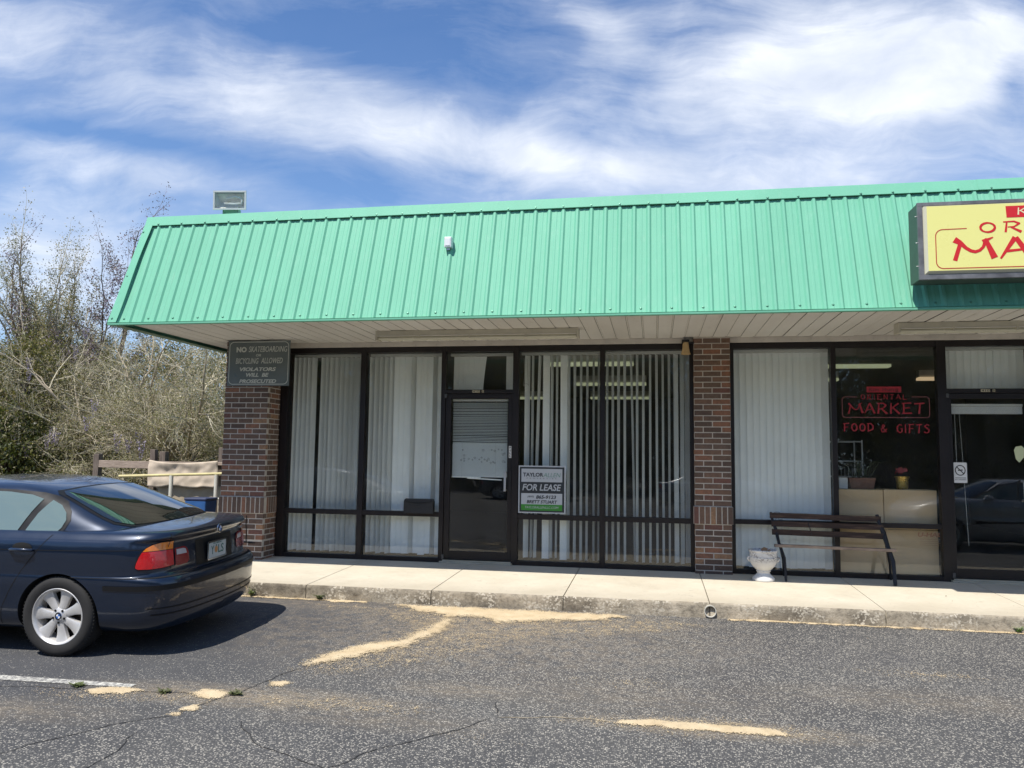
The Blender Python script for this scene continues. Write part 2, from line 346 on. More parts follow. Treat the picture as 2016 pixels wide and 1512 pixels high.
def bev_box(x0, x1, y0, y1, z0, z1, b):
    vs = []; fs = []
    X = ((x0, x0+b), (x1, x1-b)); Y = ((y0, y0+b), (y1, y1-b)); Z = ((z0, z0+b), (z1, z1-b))
    idx = {}
    for i in (0, 1):
        for j in (0, 1):
            for k in (0, 1):
                for c in range(3):   # c: axis which touches the outer face
                    p = (X[i][0] if c == 0 else X[i][1], Y[j][0] if c == 1 else Y[j][1], Z[k][0] if c == 2 else Z[k][1])
                    idx[i, j, k, c] = len(vs); vs.append(p)
    g = idx
    fs += [(g[0,0,0,0],g[0,0,1,0],g[0,1,1,0],g[0,1,0,0]), (g[1,0,0,0],g[1,1,0,0],g[1,1,1,0],g[1,0,1,0]),
           (g[0,0,0,1],g[1,0,0,1],g[1,0,1,1],g[0,0,1,1]), (g[0,1,0,1],g[0,1,1,1],g[1,1,1,1],g[1,1,0,1]),
           (g[0,0,0,2],g[0,1,0,2],g[1,1,0,2],g[1,0,0,2]), (g[0,0,1,2],g[1,0,1,2],g[1,1,1,2],g[0,1,1,2])]
    for j in (0, 1):
        for k in (0, 1): fs.append((g[0,j,k,1],g[1,j,k,1],g[1,j,k,2],g[0,j,k,2]))
    for i in (0, 1):
        for k in (0, 1): fs.append((g[i,0,k,0],g[i,1,k,0],g[i,1,k,2],g[i,0,k,2]))
    for i in (0, 1):
        for j in (0, 1): fs.append((g[i,j,0,0],g[i,j,1,0],g[i,j,1,1],g[i,j,0,1]))
    for i in (0, 1):
        for j in (0, 1):
            for k in (0, 1): fs.append((g[i,j,k,0],g[i,j,k,1],g[i,j,k,2]))
    return vs, fs
def fixn(o):
    bm = bmesh.new(); bm.from_mesh(o.data); bmesh.ops.recalc_face_normals(bm, faces=bm.faces); bm.to_mesh(o.data); bm.free(); return o
def tag(o, label=None, cat=None, group=None, kind=None):
    if label: o['label'] = label
    if cat: o['category'] = cat
    if group: o['group'] = group
    if kind: o['kind'] = kind
    return o
def empty(name, loc=(0, 0, 0), rz=0.0, parent=None):
    o = bpy.data.objects.new(name, None); C.objects.link(o); o.location = loc; o.rotation_euler = (0, 0, rz)
    if parent: o.parent = parent
    o.empty_display_size = 0.2
    return o
def children(o): return [c for c in bpy.data.objects if c.parent == o]
def copy_tree(o, parent=None):
    c = o.copy(); C.objects.link(c); c.parent = parent
    for ch in children(o): copy_tree(ch, c)
    return c
def text(body, x0, x1, z0, z1, y, m_, parent, name='lettering', shear=0.0, bold=0.0, th=0.0015, M=None, space=1.0):
    cu = bpy.data.curves.new('t', 'FONT'); cu.body = body; cu.shear = shear; cu.offset = bold; cu.extrude = 0.01; cu.space_character = space; cu.resolution_u = 3
    o = bpy.data.objects.new('t', cu); C.objects.link(o)
    dg = bpy.context.evaluated_depsgraph_get(); me = bpy.data.meshes.new_from_object(o.evaluated_get(dg))
    bpy.data.objects.remove(o); bpy.data.curves.remove(cu)
    co = np.array([v.co[:] for v in me.vertices]); mn = co.min(0); mx = co.max(0); sc = (mx-mn)
    out = np.empty_like(co)
    out[:, 0] = x0+(co[:, 0]-mn[0])/sc[0]*(x1-x0); out[:, 2] = z0+(co[:, 1]-mn[1])/sc[1]*(z1-z0)
    out[:, 1] = y+th/2-(co[:, 2]-mn[2])/sc[2]*th
    if M is not None:
        out = np.array([(M @ Vector(v))[:] for v in out])
    for v, c in zip(me.vertices, out): v.co = c
    me.materials.clear(); me.materials.append(m_)
    for p_ in me.polygons: p_.material_index = 0
    ob = bpy.data.objects.new(name, me); C.objects.link(ob); ob.parent = parent
    return ob
def rrect(x0, x1, z0, z1, r, n=6):
    pts = []
    for cx, cz, a in ((x1-r, z1-r, 0), (x0+r, z1-r, 90), (x0+r, z0+r, 180), (x1-r, z0+r, 270)):
        for i in range(n+1):
            t = R(a+90*i/n); pts.append((cx+r*math.cos(t), cz+r*math.sin(t)))
    return pts
FRONT = Matrix(((1, 0, 0, 0), (0, 0, -1, 0), (0, 1, 0, 0), (0, 0, 0, 1)))   # local (x,y,z) -> world (x,-z,y): faces -Y
def plate(poly, y, th, m_, name, parent=None, mi=0):
    mb = MB(); mb.prism(poly, Matrix.Translation((0, y, 0)) @ FRONT, th); return mb.build(name, m_, parent)
def ring2d(outer, inner):   # faces between two equal-length loops
    n = len(outer); return outer+inner, [[i, (i+1) % n, n+(i+1) % n, n+i] for i in range(n)]
def outline_strip(pts, w, closed=True):
    n = len(pts); o = []; i_ = []
    for k in range(n):
        a = Vector(pts[(k-1) % n if closed else max(k-1, 0)]); b = Vector(pts[(k+1) % n if closed else min(k+1, n-1)])
        t = (b-a).normalized(); nn = Vector((t.y, -t.x)); p = Vector(pts[k]); o.append(tuple(p+nn*w/2)); i_.append(tuple(p-nn*w/2))
    vs = o+i_; m_ = n if closed else n-1
    return vs, [[k, (k+1) % n, n+(k+1) % n, n+k] for k in range(m_)]
def strip_obj(pts, w, y, m_, name, parent, closed=True, mb=None):
    vs, fs = outline_strip(pts, w, closed)
    own = mb is None
    if own: mb = MB()
    mb.add([(x, y, z) for x, z in vs], fs)
    return mb.build(name, m_, parent) if own else None
def gz(y):
    if y > -1.79: return -0.185
    if y > -4.3: return -0.185-0.04*(-1.79-y)
    return -0.2854-0.01*(-4.3-y)

# ------------------------------------------------------------------ ground
xs = [-90, -45, -20, -8, -2, 3, 8, 14, 25, 50, 90]
ys = [-120, -60, -30, -15, -9.86, -6, -4.3, -3, -2.2, -1.79, 0, 12, 30, 60, 140]
mb = MB(); vs = [(x, y, gz(y)) for y in ys for x in xs]; nx = len(xs)
mb.add(vs, [[j*nx+i, j*nx+i+1, (j+1)*nx+i+1, (j+1)*nx+i] for j in range(len(ys)-1) for i in range(nx-1)])
tag(mb.build('parking_lot', m_asph), kind='structure')
# bare earth and leaf litter behind the lot on the left
def f_dirt(T, bs, oc, out):
    c = T.ramp(T.noise(oc, 1.5, 7, 0.7), [(0.3, (0.06, 0.045, 0.03)), (0.55, (0.11, 0.10, 0.045)), (0.75, (0.05, 0.075, 0.02))])
    T.l.new(c, bs.inputs['Base Color'])
m_dirt = mat('earth_and_leaf_litter', rough=0.95, spec=0.1, bump=0, fn=f_dirt)
mb = MB(); gxs = np.linspace(-60, -0.75, 30); gys = np.linspace(3.2, 60, 30)
mb.add([(x, y, -0.175+0.05*noise.noise(Vector((x*.3, y*.3, 0)))+.03) for y in gys for x in gxs], [[j*30+i, j*30+i+1, (j+1)*30+i+1, (j+1)*30+i] for j in range(29) for i in range(29)])
tag(mb.build('ground', m_dirt), kind='structure')

# sidewalk slabs and kerb
joints = [-2.3, -0.1, 1.262, 2.646, 4.022, 5.457, 7.063, 8.46, 9.85, 11.25, 12.65, 14.05]
mb = MB()
for a, b in zip(joints[:-1], joints[1:]):
    g = 0.004; y0, y1 = -1.775, 0.10
    vs = [(a+g, y0, .0213*y0-.004), (b-g, y0, .0213*y0-.004), (b-g, y1, .002), (a+g, y1, .002), (a+g, y0, -.2), (b-g, y0, -.2), (b-g, y1, -.2), (a+g, y1, -.2)]
    mb.add(vs, [(0, 1, 2, 3), (0, 4, 5, 1), (1, 5, 6, 2), (2, 6, 7, 3), (3, 7, 4, 0)])
sw = mb.build('sidewalk', m_conc, bevel=0.004); tag(sw, kind='structure')
mb = MB(); cx = []
prof = [(-1.7755, -.044), (-1.786, -.046), (-1.797, -.056), (-1.802, -.075), (-1.804, -.10), (-1.806, -.13), (-1.809, -.16), (-1.812, -.22)]
for a, b in zip(joints[:-1], joints[1:]):
    n = 70; o = []
    for i in range(n+1):
        x = a+.004+(b-a-.008)*i/n
        for k, (y, z) in enumerate(prof):
            w = 0.010*noise.noise(Vector((x*9, z*30, 1)))+0.006*noise.noise(Vector((x*30, z*60, 5)))
            o.append((x, y-(w if k > 0 else 0), z+(0.004*noise.noise(Vector((x*14, 3, k))) if 0 < k < 6 else 0)))
    m_ = len(prof)
    mb.add(o, [[i*m_+k, (i+1)*m_+k, (i+1)*m_+k+1, i*m_+k+1][::-1] for i in range(n) for k in range(m_-1)])
tag(mb.build('curb', m_kerb, smooth=True), kind='structure')
mb = MB(); mb.box(-2.3, 14.05, -1.765, .09, -.21, -.06); tag(mb.build('sidewalk_bed', m_dark), kind='structure')

# sand, cracks, painted line -------------------------------------------------
def patch(polys, name, m_, hmax, res=0.035, jit=0.018, z0=0.003, kind='stuff', label=None, cat=None, k_=1.0):
    mb = MB(); edge = []
    for poly in polys:
        ax = [p[0] for p in poly]; ay = [p[1] for p in poly]; mw = min(max(ax)-min(ax), max(ay)-min(ay)); ew = min(.30, max(.09, mw*.8)); gr = .14 if mw > .3 else .07
        cx_ = sum(ax)/len(ax); cy_ = sum(ay)/len(ay)
        b = []
        n = len(poly)
        area = sum(ax[i]*ay[(i+1) % n]-ax[(i+1) % n]*ay[i] for i in range(n)); sg = 1 if area > 0 else -1
        np_ = []
        for i in range(n):
            t = Vector(poly[(i+1) % n])-Vector(poly[i-1]); nn = Vector((t.y, -t.x)).normalized()*sg; q = Vector(poly[i])+nn*gr; q.y = min(q.y, -1.775); np_.append(tuple(q))
        poly = np_
        for i in range(n):
            p = Vector(poly[i]); q = Vector(poly[(i+1) % n]); L = (q-p).length; k = max(1, int(L/0.03))
            for j in range(k):
                c = p.lerp(q, j/k); nn = Vector(((q-p).y, -(q-p).x)); nn = nn.normalized() if nn.length > 0 else nn
                c = c+nn*jit*2*noise.noise(Vector((c.x*11, c.y*11, 2)))
                b.append(c)
        from mathutils.geometry import intersect_point_tri_2d
        bx = [c.x for c in b]; by = [c.y for c in b]
        def inside(x, y):
            r = False; m2 = len(b); j = m2-1
            for i in range(m2):
                if (by[i] > y) != (by[j] > y) and x < (bx[j]-bx[i])*(y-by[i])/(by[j]-by[i])+bx[i]: r = not r
                j = i
            return r
        pts = [Vector(c) for c in b]; nb = len(b)
        x = min(bx)
        while x < max(bx):
            y = min(by)
            while y < max(by):
                X = x+random.uniform(-.3, .3)*res; Y = y+random.uniform(-.3, .3)*res
                if inside(X, Y): pts.append(Vector((X, Y)))
                y += res
            x += res
        ed = [(i, (i+1) % nb) for i in range(nb)]
        r = delaunay_2d_cdt(pts, ed, [], 1, 1e-5)
        vs = []
        for p in r[0]:
            dmin = min((p-Vector((bx[i], by[i]))).length for i in range(nb))
            h = hmax*min(1, dmin/0.22)**0.8*(0.75+0.5*noise.noise(Vector((p.x*3, p.y*3, 4)))) + hmax*.15*noise.noise(Vector((p.x*14, p.y*14, 0)))*min(1, dmin/.05)
            vs.append((p.x, p.y, gz(min(p.y, -1.79))+z0+max(0, h))); edge.append(min(1, dmin/ew)*k_)
        mb.add(vs, [f for f in r[2]])
    o = mb.build(name, m_, smooth=True); at = o.data.attributes.new('edge', 'FLOAT', 'POINT'); at.data.foreach_set('value', edge); return tag(o, label, cat, kind=kind)
big = [(2.0,-1.786),(2.371,-1.79),(2.76,-1.80),(2.887,-1.79),(3.201,-1.785),(3.557,-1.785),(3.94,-1.785),(4.272,-1.785),(4.611,-1.79),(4.72,-1.90),(4.45,-2.07),(4.177,-2.19),(3.772,-2.28),(3.457,-2.42),(3.31,-2.251),(3.102,-2.229),(2.99,-2.319),(2.896,-2.225),(2.74,-2.162),(2.6,-2.10),(2.505,-1.97),(2.347,-1.893)]
trail = [(2.925,-2.33),(2.978,-2.30),(3.019,-2.515),(3.022,-2.805),(2.929,-3.093),(2.841,-3.326),(2.73,-3.464),(2.6,-3.641),(2.47,-3.793),(2.351,-3.955),(2.283,-4.01),(2.285,-3.891),(2.35,-3.692),(2.437,-3.524),(2.535,-3.367),(2.661,-3.271),(2.778,-3.197),(2.866,-2.954),(2.928,-2.661)]
smalls = [[(1.5,-1.792),(1.663,-1.79),(1.836,-1.793),(1.772,-1.874),(1.593,-1.868)],
 [(2.219,-4.433),(2.283,-4.402),(2.332,-4.431),(2.328,-4.476),(2.256,-4.47)], [(1.072,-4.85),(1.142,-4.824),(1.211,-4.785),(1.314,-4.782),(1.467,-4.807),(1.361,-4.847),(1.245,-4.884),(1.18,-4.912)],
 [(1.82,-4.796),(1.852,-4.693),(1.978,-4.68),(2.056,-4.749),(2.066,-4.83),(1.969,-4.837)], [(1.931,-5.228),(1.928,-5.145),(1.966,-5.149),(1.97,-5.196)],
 [(1.967,-5.124),(1.95,-5.027),(1.978,-5.008),(2.002,-5.054),(1.988,-5.114)], [(4.60,-4.715),(4.835,-4.69),(5.056,-4.685),(5.273,-4.69),(5.517,-4.70),(5.69,-4.715),(5.75,-4.738),(5.558,-4.748),(5.32,-4.752),(5.081,-4.746),(4.869,-4.738)]]
patch([big, trail, [(5.6,-1.80),(7.1,-1.80),(8.9,-1.80),(8.9,-1.83),(7.0,-1.83),(5.6,-1.83)], [(-.2,-1.80),(1.2,-1.80),(2.0,-1.80),(2.0,-1.84),(1.0,-1.83),(-.2,-1.83)]]+smalls, 'sand', m_sand, 0.016, label='loose yellow sand washed against the curb and along the asphalt cracks', cat='sand')
patch([[(1.2,-1.82),(3.2,-1.82),(5.3,-1.82),(5.6,-2.1),(4.9,-2.6),(4.0,-2.9),(3.6,-3.4),(3.1,-3.9),(2.5,-4.3),(2.1,-4.2),(2.5,-3.3),(2.6,-2.7),(2.0,-2.3),(1.3,-2.1)], [(2.2,-4.72),(2.8,-4.62),(3.6,-4.66),(3.5,-4.85),(2.9,-4.95),(2.3,-4.9)], [(4.2,-4.62),(5.2,-4.45),(6.2,-4.6),(6.0,-4.85),(5.0,-4.95),(4.3,-4.85)],
       [(.6,-4.85),(1.6,-4.72),(2.3,-4.7),(2.2,-4.95),(1.3,-5.1),(.7,-5.1)], [(3.3,-5.15),(3.9,-5.05),(4.4,-5.2),(3.9,-5.3)], [(3.9,-3.9),(4.9,-3.75),(5.4,-3.95),(4.6,-4.1)], [(6.0,-3.3),(7.2,-3.1),(7.9,-3.3),(6.9,-3.5)]], 'sand', m_sand, 0.002, res=.09, label='thin scattering of pale sand grains dusted over the asphalt round the drift', cat='sand', k_=.26)
m_crack = mat('crack_dirt', (0.036, 0.034, 0.032), 0.95, var=0.4, vscale=30)
m_crackl = mat('crack_sand', (0.33, 0.28, 0.2), 0.95, var=0.3, vscale=40)
def crack(lines, name, m_, w, label=None):
    mb = MB()
    for li, pl in enumerate(lines):
        P_ = []
        for i in range(len(pl)-1):
            a, b = Vector(pl[i]), Vector(pl[i+1]); k = max(2, int((b-a).length/.02))
            for j in range(k):
                c = a.lerp(b, j/k); nn = Vector(((b-a).y, -(b-a).x)).normalized()
                P_.append(c+nn*(.03*noise.noise(Vector((c.x*6, c.y*6, li)))+.012*noise.noise(Vector((c.x*35, c.y*35, li)))))
        n = len(P_); vs = []
        for i, c in enumerate(P_):
            t = (P_[min(i+1, n-1)]-P_[max(i-1, 0)]).normalized(); nn = Vector((t.y, -t.x)); ww = w*(.35+.9*abs(noise.noise(Vector((c.x*20, c.y*20, 9)))))*min(1, i/6+.1, (n-1-i)/6+.1)
            for s in (-1, 1):
                q = c+nn*ww*s; vs.append((q.x, q.y, gz(q.y)+.0035))
        mb.add(vs, [[2*i, 2*i+1, 2*i+3, 2*i+2] for i in range(n-1)])
    tag(mb.build(name, m_), kind='structure')
crack([[(1.2,-6.3),(1.405,-5.953),(1.458,-5.791),(1.572,-5.626),(1.694,-5.44),(1.869,-5.253),(1.924,-5.206),(2.0,-4.98),(2.09,-4.739),(2.194,-4.278),(2.283,-4.01)],
       [(3.937,-4.806),(3.816,-4.979),(3.688,-5.144),(3.588,-5.277),(3.418,-5.421),(3.353,-5.536),(3.236,-5.761),(2.9,-6.5)], [(2.4,-5.2),(2.618,-5.484),(2.769,-5.558),(2.953,-5.654),(3.19,-5.771),(3.5,-6.1)],
       [(3.885,-4.5),(3.937,-4.806)], [(0.0,-5.0),(0.6,-4.88),(1.07,-4.86),(1.5,-4.80),(1.85,-4.78),(2.1,-4.78)], [(1.9,-5.5),(2.0,-5.8),(1.98,-6.2)]], 'asphalt_cracks', m_crack, .0065)
crack([[(3.937,-4.806),(4.096,-4.798),(4.232,-4.743),(4.518,-4.732),(4.76,-4.75)]], 'asphalt_cracks', m_crackl, .010)
def f_line(T, bs, oc, out):
    c = T.mix(T.ramp(T.noise(oc, 30, 6, 0.75), [(0.42, 1.0), (0.60, 0.0)]), (0.62, 0.60, 0.52), (0.16, 0.155, 0.15)); T.l.new(c, bs.inputs['Base Color'])
m_line = mat('worn_white_paint', rough=0.8, fn=f_line)
mb = MB(); n = 30
for j in range(n+1):
    x = -4.5+5.82*j/n
    for s, y in ((0, -4.68+.008*(x-.2)), (1, -4.785+.03*(x-.2))): mb.v.append((x, y+.004*noise.noise(Vector((x*8, s, 0))), gz(y)+.004))
mb.f = [[2*j, 2*j+1, 2*j+3, 2*j+2] for j in range(n)]; mb.mi = [0]*n; mb.att = [0]*n
tag(mb.build('parking_line', m_line), kind='structure')

# ------------------------------------------------------------------ building
B = empty('shop_building', (0, 0, 0))
tag(B, 'single storey brick and glass shop unit row under a green ribbed metal mansard canopy', 'building')
def brick_pillar(x0, x1, y0, y1, ztop, seed, fullw=True, crackz=None):
    rnd = random.Random(seed); mb = MB()
    mo = 0.0035
    mb.box(x0+mo, x1-mo, y0+mo, y1, -.05, ztop-.004, mi=1)
    W_ = x1-x0; D_ = y1-y0; nb = round(W_/.2032); bl = W_/nb; h = .0677; g = .0115
    def brick(a, b, z0, z1, side):
        t = rnd.random(); j = rnd.uniform(-.0012, .0012); dd = .05
        if side == 0: mb.box(a+g/2, b-g/2, y0+j, y0+dd, z0+g/2, z1-g/2, 0, t, b=.003)
        elif side == 1: mb.box(x1-dd, x1+j, a+g/2, b-g/2, z0+g/2, z1-g/2, 0, t, b=.003)
        else: mb.box(x0-j, x0+dd, a+g/2, b-g/2, z0+g/2, z1-g/2, 0, t, b=.003)
    zs = .578; k = 0
    def course(z, k):
        off = bl/2 if k % 2 else 0
        a = x0-off
        while a < x1-.01:
            l, r = max(a, x0-g/2), min(a+bl, x1+g/2)
            if r-l > .02: brick(l, r, z, z+h, 0)
            a += bl
        for s in (1, 2):
            if D_ < .15: 
                brick(y0+.052, y1, z, z+h, s); continue
            st = (0.10 if k % 2 else 0.2032)
            cuts = [y0+.052]; c = y0+st
            while c < y1-.03:
                if c > cuts[-1]+.03: cuts.append(c)
                c += .2032
            cuts.append(y1)
            for p, q in zip(cuts[:-1], cuts[1:]): brick(p, q, z, z+h, s)
    z = zs-h
    k = 1
    while z > -.05:
        zz = z-(.012 if crackz and z < crackz else 0)
        course(zz, k); z -= h; k += 1
    n = round((W_+.03)/.0677); w_ = (W_+.03)/n
    mb.box(x0-.0115, x1+.0115, y0-.0115, y1-.002, zs+.004, zs+.213-.004, mi=1)
    for i in range(n):
        mb.box(x0-.015+i*w_+g/2, x0-.015+(i+1)*w_-g/2, y0-.015+rnd.uniform(-.002, .002), y0+.05, zs+g/2, zs+.213-g/2, 0, rnd.random(), b=.003)
    for s in (1, 2):
        xa, xb = (x1-.05, x1+.015) if s == 1 else (x0-.015, x0+.05)
        n2 = max(1, round((D_-.05)/.0677)); w2 = (D_-.05)/n2
        for i in range(n2): mb.box(xa, xb, y0+.05+i*w2+g/2, y0+.05+(i+1)*w2-g/2, zs+g/2, zs+.213-g/2, 0, rnd.random(), b=.003)
    z = zs+.213; k = 0
    while z < ztop-.02:
        course(z, k) if z+h <= ztop+.005 else None
        z += h; k += 1
    return mb.build('brick_pillar', [m_brick, m_mortar], B, att=True)
bp1 = brick_pillar(-.645, -.030, -.335, .02, 2.82, 3, crackz=.22)
bp1['label'] = 'wide brick corner pillar with a cracked base behind the skateboarding sign'
mb = MB()
rn = random.Random(5)
for (xa, xb, zc, th) in ((-.42, -.20, .212, .010), (-.24, -.12, .205, .013)):
    n = 14; top = []; bot = []
    for i in range(n+1):
        x = xa+(xb-xa)*i/n; w = th*math.sin(math.pi*i/n)**.5*rn.uniform(.5, 1.1); zc2 = zc+.008*noise.noise(Vector((x*30, 0, 0)))
        top.append((x, -.338, zc2+w)); bot.append((x, -.338, zc2-w))
    mb.add(top+bot, [[i, n+1+i, n+2+i, i+1] for i in range(n)])
for xz in ([(-.262, .55), (-.258, .50), (-.262, .44), (-.255, .38), (-.250, .30), (-.252, .24), (-.246, .20)],):
    vs, fs = outline_strip(xz, .012, False); mb.add([(x, -.339, z) for x, z in vs], fs)
mb.build('crack', m_dark, bp1)
bp2 = brick_pillar(5.405, 5.836, -.095, .03, 2.853, 11)
bp2['label'] = 'narrow brick pillar between the two shop fronts'
brick_pillar(11.56, 11.99, -.095, .03, 2.853, 12)
mb = MB(); mb.box(-.645, -.40, .02, 10, -.1, 2.9); mb.build('side_wall', m_bwall, B)
mb = MB(); mb.box(12.0, 14.0, -.05, 10, -.1, 2.9); mb.box(-.4, 14, 9.8, 10, -.1, 2.9); mb.build('end_wall', m_bwall, B)
# interior shells
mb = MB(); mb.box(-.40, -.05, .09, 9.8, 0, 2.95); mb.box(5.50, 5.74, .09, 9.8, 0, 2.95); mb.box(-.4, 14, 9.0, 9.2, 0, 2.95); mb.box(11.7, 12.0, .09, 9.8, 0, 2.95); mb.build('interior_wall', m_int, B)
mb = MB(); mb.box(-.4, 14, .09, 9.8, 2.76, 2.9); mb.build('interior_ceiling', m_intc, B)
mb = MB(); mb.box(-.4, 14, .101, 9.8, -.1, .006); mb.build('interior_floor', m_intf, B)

# storefront glazing: every light is a window part with glass
ZT = 2.768
def part_box(name, m_, par, *b, bevel=.002):
    mb = MB(); mb.box(*b); return mb.build(name, m_, par, bevel=bevel)
def window(x0, x1, rails=(.055, .57, .632, 2.70), label=None):
    w = empty('window', parent=B)
    part_box('sill', m_bronze, w, x0-.02, x1+.02, 0, .085, -.004, rails[0]); part_box('head_rail', m_bronze, w, x0-.02, x1+.02, .002, .085, rails[3], ZT)
    part_box('mid_rail', m_bronze, w, x0-.02, x1+.02, .004, .085, rails[1], rails[2])
    part_box('glass', m_glass, w, x0-.005, x1+.005, .040, .046, rails[0]-.01, rails[1]+.01, bevel=0); part_box('glass', m_glass, w, x0-.005, x1+.005, .040, .046, rails[2]-.01, rails[3]+.01, bevel=0)
    if label: w['label'] = label
    return w
w1 = window(.085, 1.105, label='leftmost shop window')
w2 = window(1.18, 2.211)
w3 = window(3.235, 4.262)
w4 = window(4.325, 5.36)
w5 = window(5.885, 7.003, rails=(.055, .585, .64, 2.70))
w6 = window(7.062, 8.174, rails=(.055, .585, .64, 2.70))
w7 = window(9.25, 10.35); w8 = window(10.42, 11.50)
for a, b in ((-.02, .085), (1.105, 1.18), (2.211, 2.27), (3.155, 3.235), (4.262, 4.325), (5.36, 5.412), (5.83, 5.885), (7.003, 7.062), (8.174, 8.275), (9.17, 9.25), (10.35, 10.42), (11.50, 11.57)):
    part_box('mullion', m_bronze, B, a, b, -.004, .09, -.006, ZT+.003)
def door(x0, x1, gx0, gx1, num, label):
    dr_ = empty('door', parent=B); dr_['label'] = label
    # transom
    part_box('transom_bar', m_bronze, dr_, x0-.02, x1+.02, .001, .085, 2.155, 2.205); part_box('transom_head', m_bronze, dr_, x0-.02, x1+.02, .001, .085, 2.70, ZT)
    part_box('transom_glass', m_glass, dr_, x0-.005, x1+.005, .040, .046, 2.20, 2.71, bevel=0)
    # leaf
    lz0, lz1 = .045, 2.15; gz0, gz1 = .148, 2.088
    mb = MB(); mb.box(x0+.003, gx0, .012, .058, lz0, lz1); mb.box(gx1, x1-.003, .012, .058, lz0, lz1)
    mb.box(gx0, gx1, .014, .056, lz0, gz0); mb.box(gx0, gx1, .014, .056, gz1, lz1)
    lf = mb.build('door_leaf', m_bronze, dr_, bevel=.0025)
    g = MB(); g.box(gx0-.005, gx1+.005, .032, .037, gz0-.01, gz1+.01); g.build('glass', m_glass, lf)
    mb = MB(); mb.box(x0-.03, x1+.02, -.05, .06, 0, .022); mb.box(x0, x1, -.01, .06, .022, .036); mb.build('threshold', mat('worn_aluminium', (0.50, 0.46, 0.36), 0.5, metal=.4, var=.2), dr_)
    part_box('hinge', mat('hinge_metal', (.12, .12, .12), .4, metal=.6), dr_, x0-.01, x0+.02, -.006, .012, 2.10, 2.15); part_box('hinge', mat('hinge_metal'), dr_, x0-.01, x0+.018, -.01, .012, .045, .10)
    cx = (x0+x1)/2
    m_num = mat('number_plate_brass', (0.55, 0.50, 0.36), 0.5)
    t = MB(); a = cx-.085
    t.box(a, a+.095, -.004, .001, 2.166, 2.196); t.box(a+.125, a+.150, -.004, .001, 2.166, 2.196)
    np_ = t.build('number_plate', m_num, dr_)
    text('410', a+.006, a+.089, 2.170, 2.192, -.0045, m_black, np_, bold=.01); text(num, a+.129, a+.146, 2.170, 2.192, -.0045, m_black, np_, bold=.01)
    return dr_, lf
dA, lfA = door(2.27, 3.155, 2.345, 3.098, 'A', 'left glass door with a half lowered mini blind')
dB, lfB = door(8.275, 9.17, 8.322, 9.10, 'B', 'right glass door with a no smoking sticker')
# left door furniture
mb = MB(); mb.tube([(3.078, .012, .93), (3.078, -.045, .93), (3.078, -.055, .945), (3.078, -.055, 1.135), (3.078, -.045, 1.15), (3.078, .012, 1.15)], .013, 10)
mb.box(3.064, 3.092, -.062, -.048, .915, 1.165); mb.build('pull_handle', m_alu, lfA, bevel=.003)
mb = MB(); mb.box(3.116, 3.146, .004, .012, .905, 1.165); mb.build('push_plate', m_black, lfA)
mb = MB(); mb.lathe([(0, -.012), (.018, -.012), (.020, -.004), (.020, 0)], 20, M=Matrix.Translation((3.128, .012, 1.285)) @ Matrix.Rotation(R(90), 4, 'X').inverted() @ Matrix.Scale(-1, 4, (0, 0, 1))); fixn(mb.build('lock_cylinder', m_alu, lfA, smooth=True))
m_stw = mat('sticker_white', (.72, .72, .70), .5)
st = plate([(3.112, 1.335), (3.146, 1.335), (3.146, 1.485), (3.112, 1.485)], .011, .0015, m_stw, 'pull_sticker', lfA)
for i, ch in enumerate('PULL'): text(ch, 3.120, 3.138, 1.452-i*.035, 1.476-i*.035, .0085, m_black, st, bold=.02)
# right door
sk = plate(rrect(8.325, 8.468, 1.118, 1.352, .01, 3), .0305, .0015, m_stw, 'no_smoking_sticker', lfB)
cc = [(8.396+.052*math.cos(t), 1.262+.056*math.sin(t)) for t in np.linspace(0, 2*math.pi, 33)[:-1]]
mb = MB(); strip_obj(cc, .010, .0286, m_black, '', None, mb=mb); strip_obj([(8.358, 1.302), (8.434, 1.222)], .010, .0284, m_black, '', None, False, mb=mb)
strip_obj([(8.372, 1.262), (8.422, 1.266)], .012, .0287, m_black, '', None, False, mb=mb); mb.add([(8.34, .0287, 1.172), (8.455, .0287, 1.172), (8.455, .0287, 1.178), (8.34, .0287, 1.178)], [(0, 1, 2, 3)])
mb.build('no_smoking_symbol', m_black, sk)
text('NO SMOKING', 8.338, 8.456, 1.150, 1.163, .0287, m_black, sk)
sh = plate([(8.97, 1.50), (8.99, 1.54), (9.05, 1.55), (9.08, 1.52), (9.07, 1.42), (9.02, 1.36), (8.985, 1.40)], .0305, .0015, mat('sticker_cream', (.62, .66, .40), .5), 'shield_sticker', lfB)
mb = MB(); mb.tube([(9.03, .012, .93), (9.03, -.05, .94), (9.03, -.05, 1.14), (9.03, .012, 1.15)], .013, 10); mb.build('pull_handle', m_alu, lfB)
# white board above the glazing
mb = MB()
for a, b in ((-.03, 5.40), (5.842, 14)): mb.box(a, b, -.03, .0, ZT+.004, 2.851)
tb = mb.build('trim_board', m_trimw, B, bevel=.003)
mb = MB(); rn = random.Random(2)
for x in np.arange(.3, 9, .31): mb.lathe([(0, -.004), (.007, -.003), (.009, 0)], 8, M=Matrix.Translation((x+rn.uniform(-.1, .1), -.031, 2.785+rn.uniform(0, .02))) @ Matrix.Rotation(R(90), 4, 'X'))
mb.build('nail_heads', mat('rust', (.12, .07, .05), .8), tb)
